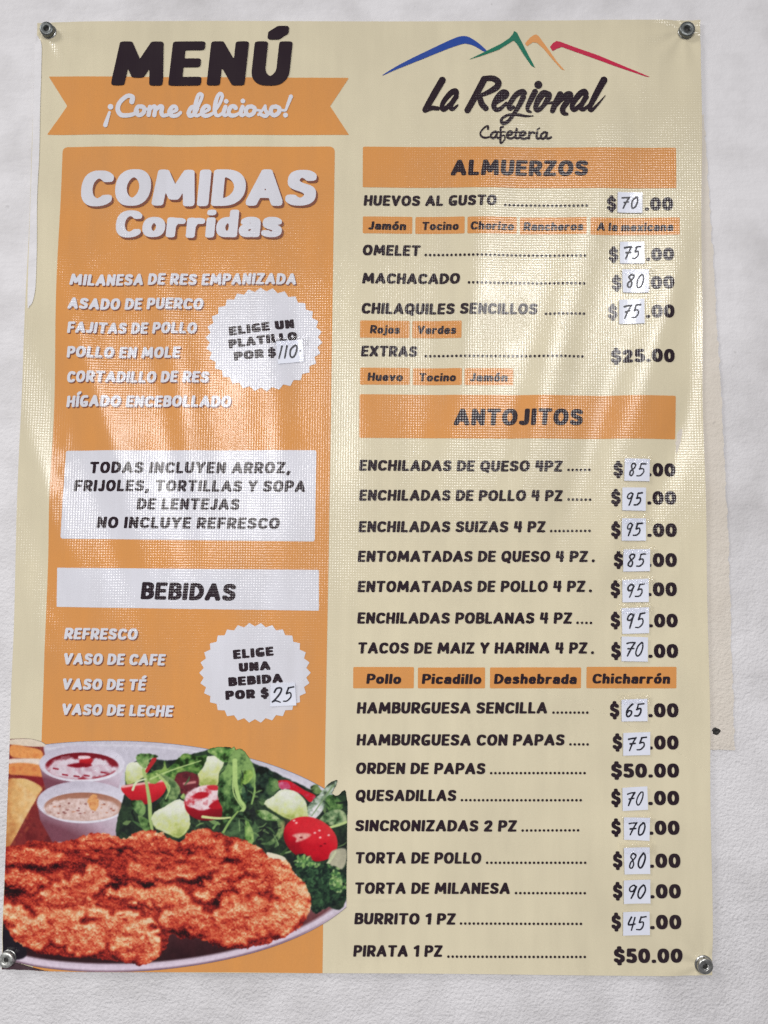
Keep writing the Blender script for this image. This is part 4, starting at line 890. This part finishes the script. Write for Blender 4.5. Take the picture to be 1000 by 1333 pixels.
# the cutlet's own folds and lobes: (x, y, rx, ry, turn, height, paleness)
BIG = np.zeros(SH); PALE = np.zeros(SH)
for lx_, ly_, rx_, ry_, ro_, h_, p_ in ((130, 1101, 34, 17, -.1, 15, -.2), (45, 1116, 44, 13, -.05, 12, .0), (30, 1146, 26, 14, .1, 11, -.1), (76, 1166, 24, 17, -.2, 15, -.1), (112, 1150, 34, 17, -.4, 15, .1), (104, 1172, 24, 12, 0, 11, .35),
     (40, 1212, 32, 27, -.1, 20, .45), (84, 1206, 24, 24, 0, 18, .25), (116, 1224, 30, 22, 0, 20, .15), (146, 1204, 22, 18, 0, 15, .3), (20, 1190, 24, 13, 0, 12, .6), (66, 1188, 30, 9, 0, 9, .5), (120, 1187, 26, 9, .1, 9, .5),
     (190, 1094, 38, 14, -.12, 14, .05), (200, 1108, 40, 12, -.2, 12, -.1), (186, 1132, 20, 22, .1, 14, -.15), (214, 1120, 34, 9, -.1, 10, -.1), (236, 1138, 36, 13, -.1, 14, -.05), (270, 1122, 30, 14, -.5, 14, .0), (262, 1096, 28, 14, 0, 13, -.2),
     (176, 1164, 34, 12, .1, 11, .55), (222, 1166, 32, 12, .2, 11, .5), (180, 1226, 36, 32, 0, 24, .35), (164, 1196, 22, 14, 0, 11, .45), (238, 1192, 32, 20, -.2, 17, .05), (262, 1206, 26, 16, 0, 14, .0), (280, 1158, 22, 14, -.3, 15, .05),
     (322, 1114, 30, 20, .3, 17, -.05), (300, 1136, 30, 13, -.4, 14, .05), (346, 1132, 22, 18, .3, 15, .0), (330, 1154, 26, 14, -.2, 15, .1), (378, 1162, 26, 46, -.15, 20, .75), (362, 1140, 18, 16, 0, 13, .15), (318, 1198, 42, 30, -.1, 22, .3), (364, 1198, 30, 24, -.3, 17, .55), (284, 1218, 30, 15, .1, 12, .0), (302, 1172, 18, 10, 0, 9, .4)):
    c_, s_ = cos(ro_), sin(ro_); u = ((wX-lx_)*c_+(wY-ly_)*s_)/rx_; v = (-(wX-lx_)*s_+(wY-ly_)*c_)/ry_; q_ = np.clip(1-u*u-v*v, 0, 1)
    z_ = h_*np.sqrt(q_)+(ly_-1080)*.05; better = (q_ > 0)&(z_ > BIG); PALE = np.where(better, p_, PALE); BIG = np.where(better, z_, BIG)
BIG = box(box(BIG, 2), 2); PALE = box(box(PALE, 6), 4)
Hh = 1.15*BIG+.6*LUMP+2.5*B2+4.2*crumb+2.2*tiny
gy, gx = np.gradient(Hh)
lam = (0.62+0.95*gy-0.25*gx)/np.sqrt(1+gx*gx+gy*gy)
cav = np.clip((Hh-box(Hh, 13))/9, -1.3, 1.2); cav2 = np.clip((Hh-box(Hh, 3))/3, -1, 1)
tone = 0.53+0.27*(lam-.5)+0.19*cav+0.04*cav2+.15*(tiny-.5)+.11*(crumb-.5)
front = sm(1115, 1200, Y+40*(N1-.5)); right = sm(330, 400, X)
tone += .08*front+.06*right-.30*sm(-10, 1, cut)*sm(1190, 1245, Y)
tone += .016*(BIG-box(BIG, 14))-.10*sm(5, 0, BIG)
tone = np.where(tone < .42, .42-(.42-tone)*.55, tone)+.06*np.clip(4*(tiny-.56), 0, 1)
tone += (N4-.5)*.10+.22*(vnoise(SH, 2.2, 171)-.5)*(.4+vnoise(SH, 14, 181))
for cx_, cy_, rx_, ry_, k_ in ((286, 1172, 12, 9, .4), (190, 1151, 17, 6, .4), (262, 1146, 20, 6, .32), (14, 1158, 16, 9, .5), (152, 1147, 9, 8, .35), (70, 1126, 55, 4, .3), (216, 1112, 70, 3.5, .16), (110, 1152, 26, 4, .2), (345, 1176, 10, 6, .25), (250, 1214, 22, 7, .34), (60, 1190, 30, 3, .15), (130, 1108, 36, 4, .3), (300, 1120, 24, 5, .2)):
    tone -= k_*np.exp(-(((X-cx_+6*(N2-.5))/rx_)**2+((Y-cy_+10*(N1-.5))/ry_)**2))
redc = blend(tone, (28, 8, 14), (80, 16, 20), (142, 34, 30), (186, 58, 42), (206, 86, 58), (218, 132, 92), (230, 188, 150))
pale = blend(tone, (46, 10, 16), (126, 28, 28), (192, 58, 42), (218, 104, 68), (226, 148, 102), (230, 186, 140), (236, 212, 178))
mix = np.clip(-.02+.95*PALE+.10*front+.25*np.clip(cav, -.5, 1)+1.2*(fbm(SH, 20, 131, 3)-.5)+.7*(crumb-.5), 0, 1)[..., None]
lay(edge(cut, 1.2), redc*(1-mix)+pale*mix)
# outline of the printed picture and its vertical crop on the right
cropR = X-(452.5-(Y-1038)*0.012); ALP = np.where((cropR > 0), np.minimum(ALP, edge(cropR, .8)), ALP)
IMG = np.stack([box(IMG[..., k_], 1)*.5+IMG[..., k_]*.5 for k_ in range(3)], -1)
IMG = np.clip(IMG*(1+.10*(N3[..., None]-.5))+(N4[..., None]-.5)*8, 0, 255)
# keep inside the sheet
lx = 47-46*(Y-28.5)/1234.5; S = np.minimum(ALP-.5, (X-lx-1.0)*.3); S = np.minimum(S, (1263.2+X*.0075-.6-Y)*.3)
V, F = contour_fill(S, fx, fy, 1)
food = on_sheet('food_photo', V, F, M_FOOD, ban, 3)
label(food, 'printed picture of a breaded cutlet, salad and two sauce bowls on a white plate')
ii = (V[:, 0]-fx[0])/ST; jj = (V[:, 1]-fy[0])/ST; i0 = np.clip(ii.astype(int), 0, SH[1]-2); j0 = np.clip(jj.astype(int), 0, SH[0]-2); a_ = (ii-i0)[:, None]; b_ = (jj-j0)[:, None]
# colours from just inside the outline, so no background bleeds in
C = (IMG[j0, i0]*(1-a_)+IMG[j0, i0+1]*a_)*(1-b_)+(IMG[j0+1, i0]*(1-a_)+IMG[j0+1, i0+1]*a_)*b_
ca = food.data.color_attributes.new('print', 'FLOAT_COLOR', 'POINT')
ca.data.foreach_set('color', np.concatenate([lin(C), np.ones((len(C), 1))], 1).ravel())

# ================================================================== SCREWS, WALL PLUG
def lathe(name, prof, mat, parent, seg=40, closed_start=True):
    V = []; F = []
    for r, y in prof:
        V += [(r*cos(2*pi*k/seg), -y, r*sin(2*pi*k/seg)) for k in range(seg)]
    n = len(prof)
    for a in range(n-1):
        for k in range(seg):
            k2 = (k+1) % seg; F.append((a*seg+k, a*seg+k2, (a+1)*seg+k2, (a+1)*seg+k))
    F.append(tuple(range(seg-1, -1, -1))); F.append(tuple((n-1)*seg+k for k in range(seg)))
    o = link(name, V, F, mat, parent); 
    return o
def screw(px, off, lab, hm, hr, hh, tilt, washer=0.0102):
    q = unproj([px])[0]; y0 = YS-drape(np.array([q[0]]), np.array([q[1]]))[0]-0.0006
    e = empty('screw', (q[0], y0, q[1]), label=lab, category='screw', group='screws holding the banner corners')
    lathe('washer', [(washer*.98, -.001), (washer, .0002), (washer*.97, .0008), (washer*.8, .0013), (washer*.55, .0014)], M_ZINC, e)
    h = lathe('screw_head', [(hr*.86, .0008), (hr*.96, .0016), (hr, .0026), (hr, hh*.72), (hr*.97, hh*.88), (hr*.88, hh*.97), (hr*.76, hh), (hr*.44, hh*1.0), (hr*.40, hh-.0004), (hr*.38, hh-.0030)], hm, e)
    s = lathe('drive_socket', [(hr*.375, hh-.0034), (hr*.37, hh-.0026), (hr*.2, hh-.0024), (hr*.1, hh-.0018)], M_BLACK, h)
    h.location = (off[0], 0, off[1]); h.rotation_euler = tilt
    return e
screw((63.5, 40.5), (-.0008, 0), 'dark grey screw sitting askew on its washer at the banner corner by the word MENÚ', M_STEEL, .0093, .0085, (radians(4), 0, radians(4)))
screw((893.5, 40.3), (0, 0), 'grey screw with a black centre at the banner corner near the red mountain ridge', M_STEEL, .0104, .0070, (0, 0, 0), .0106)
screw((10.5, 1247.5), (0, 0), 'pale screw at the banner corner over the white plate, cut by the photo edge', M_PALE, .0094, .0080, (radians(-3), 0, 0), .0100)
screw((916.5, 1256.0), (0, 0), 'shiny screw at the banner corner below the last fifty peso price', M_ZINC, .0098, .0066, (0, 0, radians(3)), .0112)
# plug in the bare strip
q = unproj([(932.3, 952)], -0.002)[0]
e = empty('wall_plug', (q[0], -0.0018, q[1]), label='small ragged black plug in the cream strip of wall right of the banner', category='plug')
V = []; F = []; seg = 28
for r, y in ((.0046, .0000), (.0043, .0006), (.0028, .0009), (.0018, .0007), (.0012, .0004)):
    V += [(r*(1+.16*sin(3*2*pi*k/seg+1)+.09*sin(7*2*pi*k/seg))*cos(2*pi*k/seg)*1.12, -y, r*(1+.1*sin(4*2*pi*k/seg))*sin(2*pi*k/seg)) for k in range(seg)]
for a in range(4): F += [(a*seg+k, a*seg+(k+1) % seg, (a+1)*seg+(k+1) % seg, (a+1)*seg+k) for k in range(seg)]
F.append(tuple(4*seg+k for k in range(seg))); link('plug_collar', V, F, M_BLACK, e)
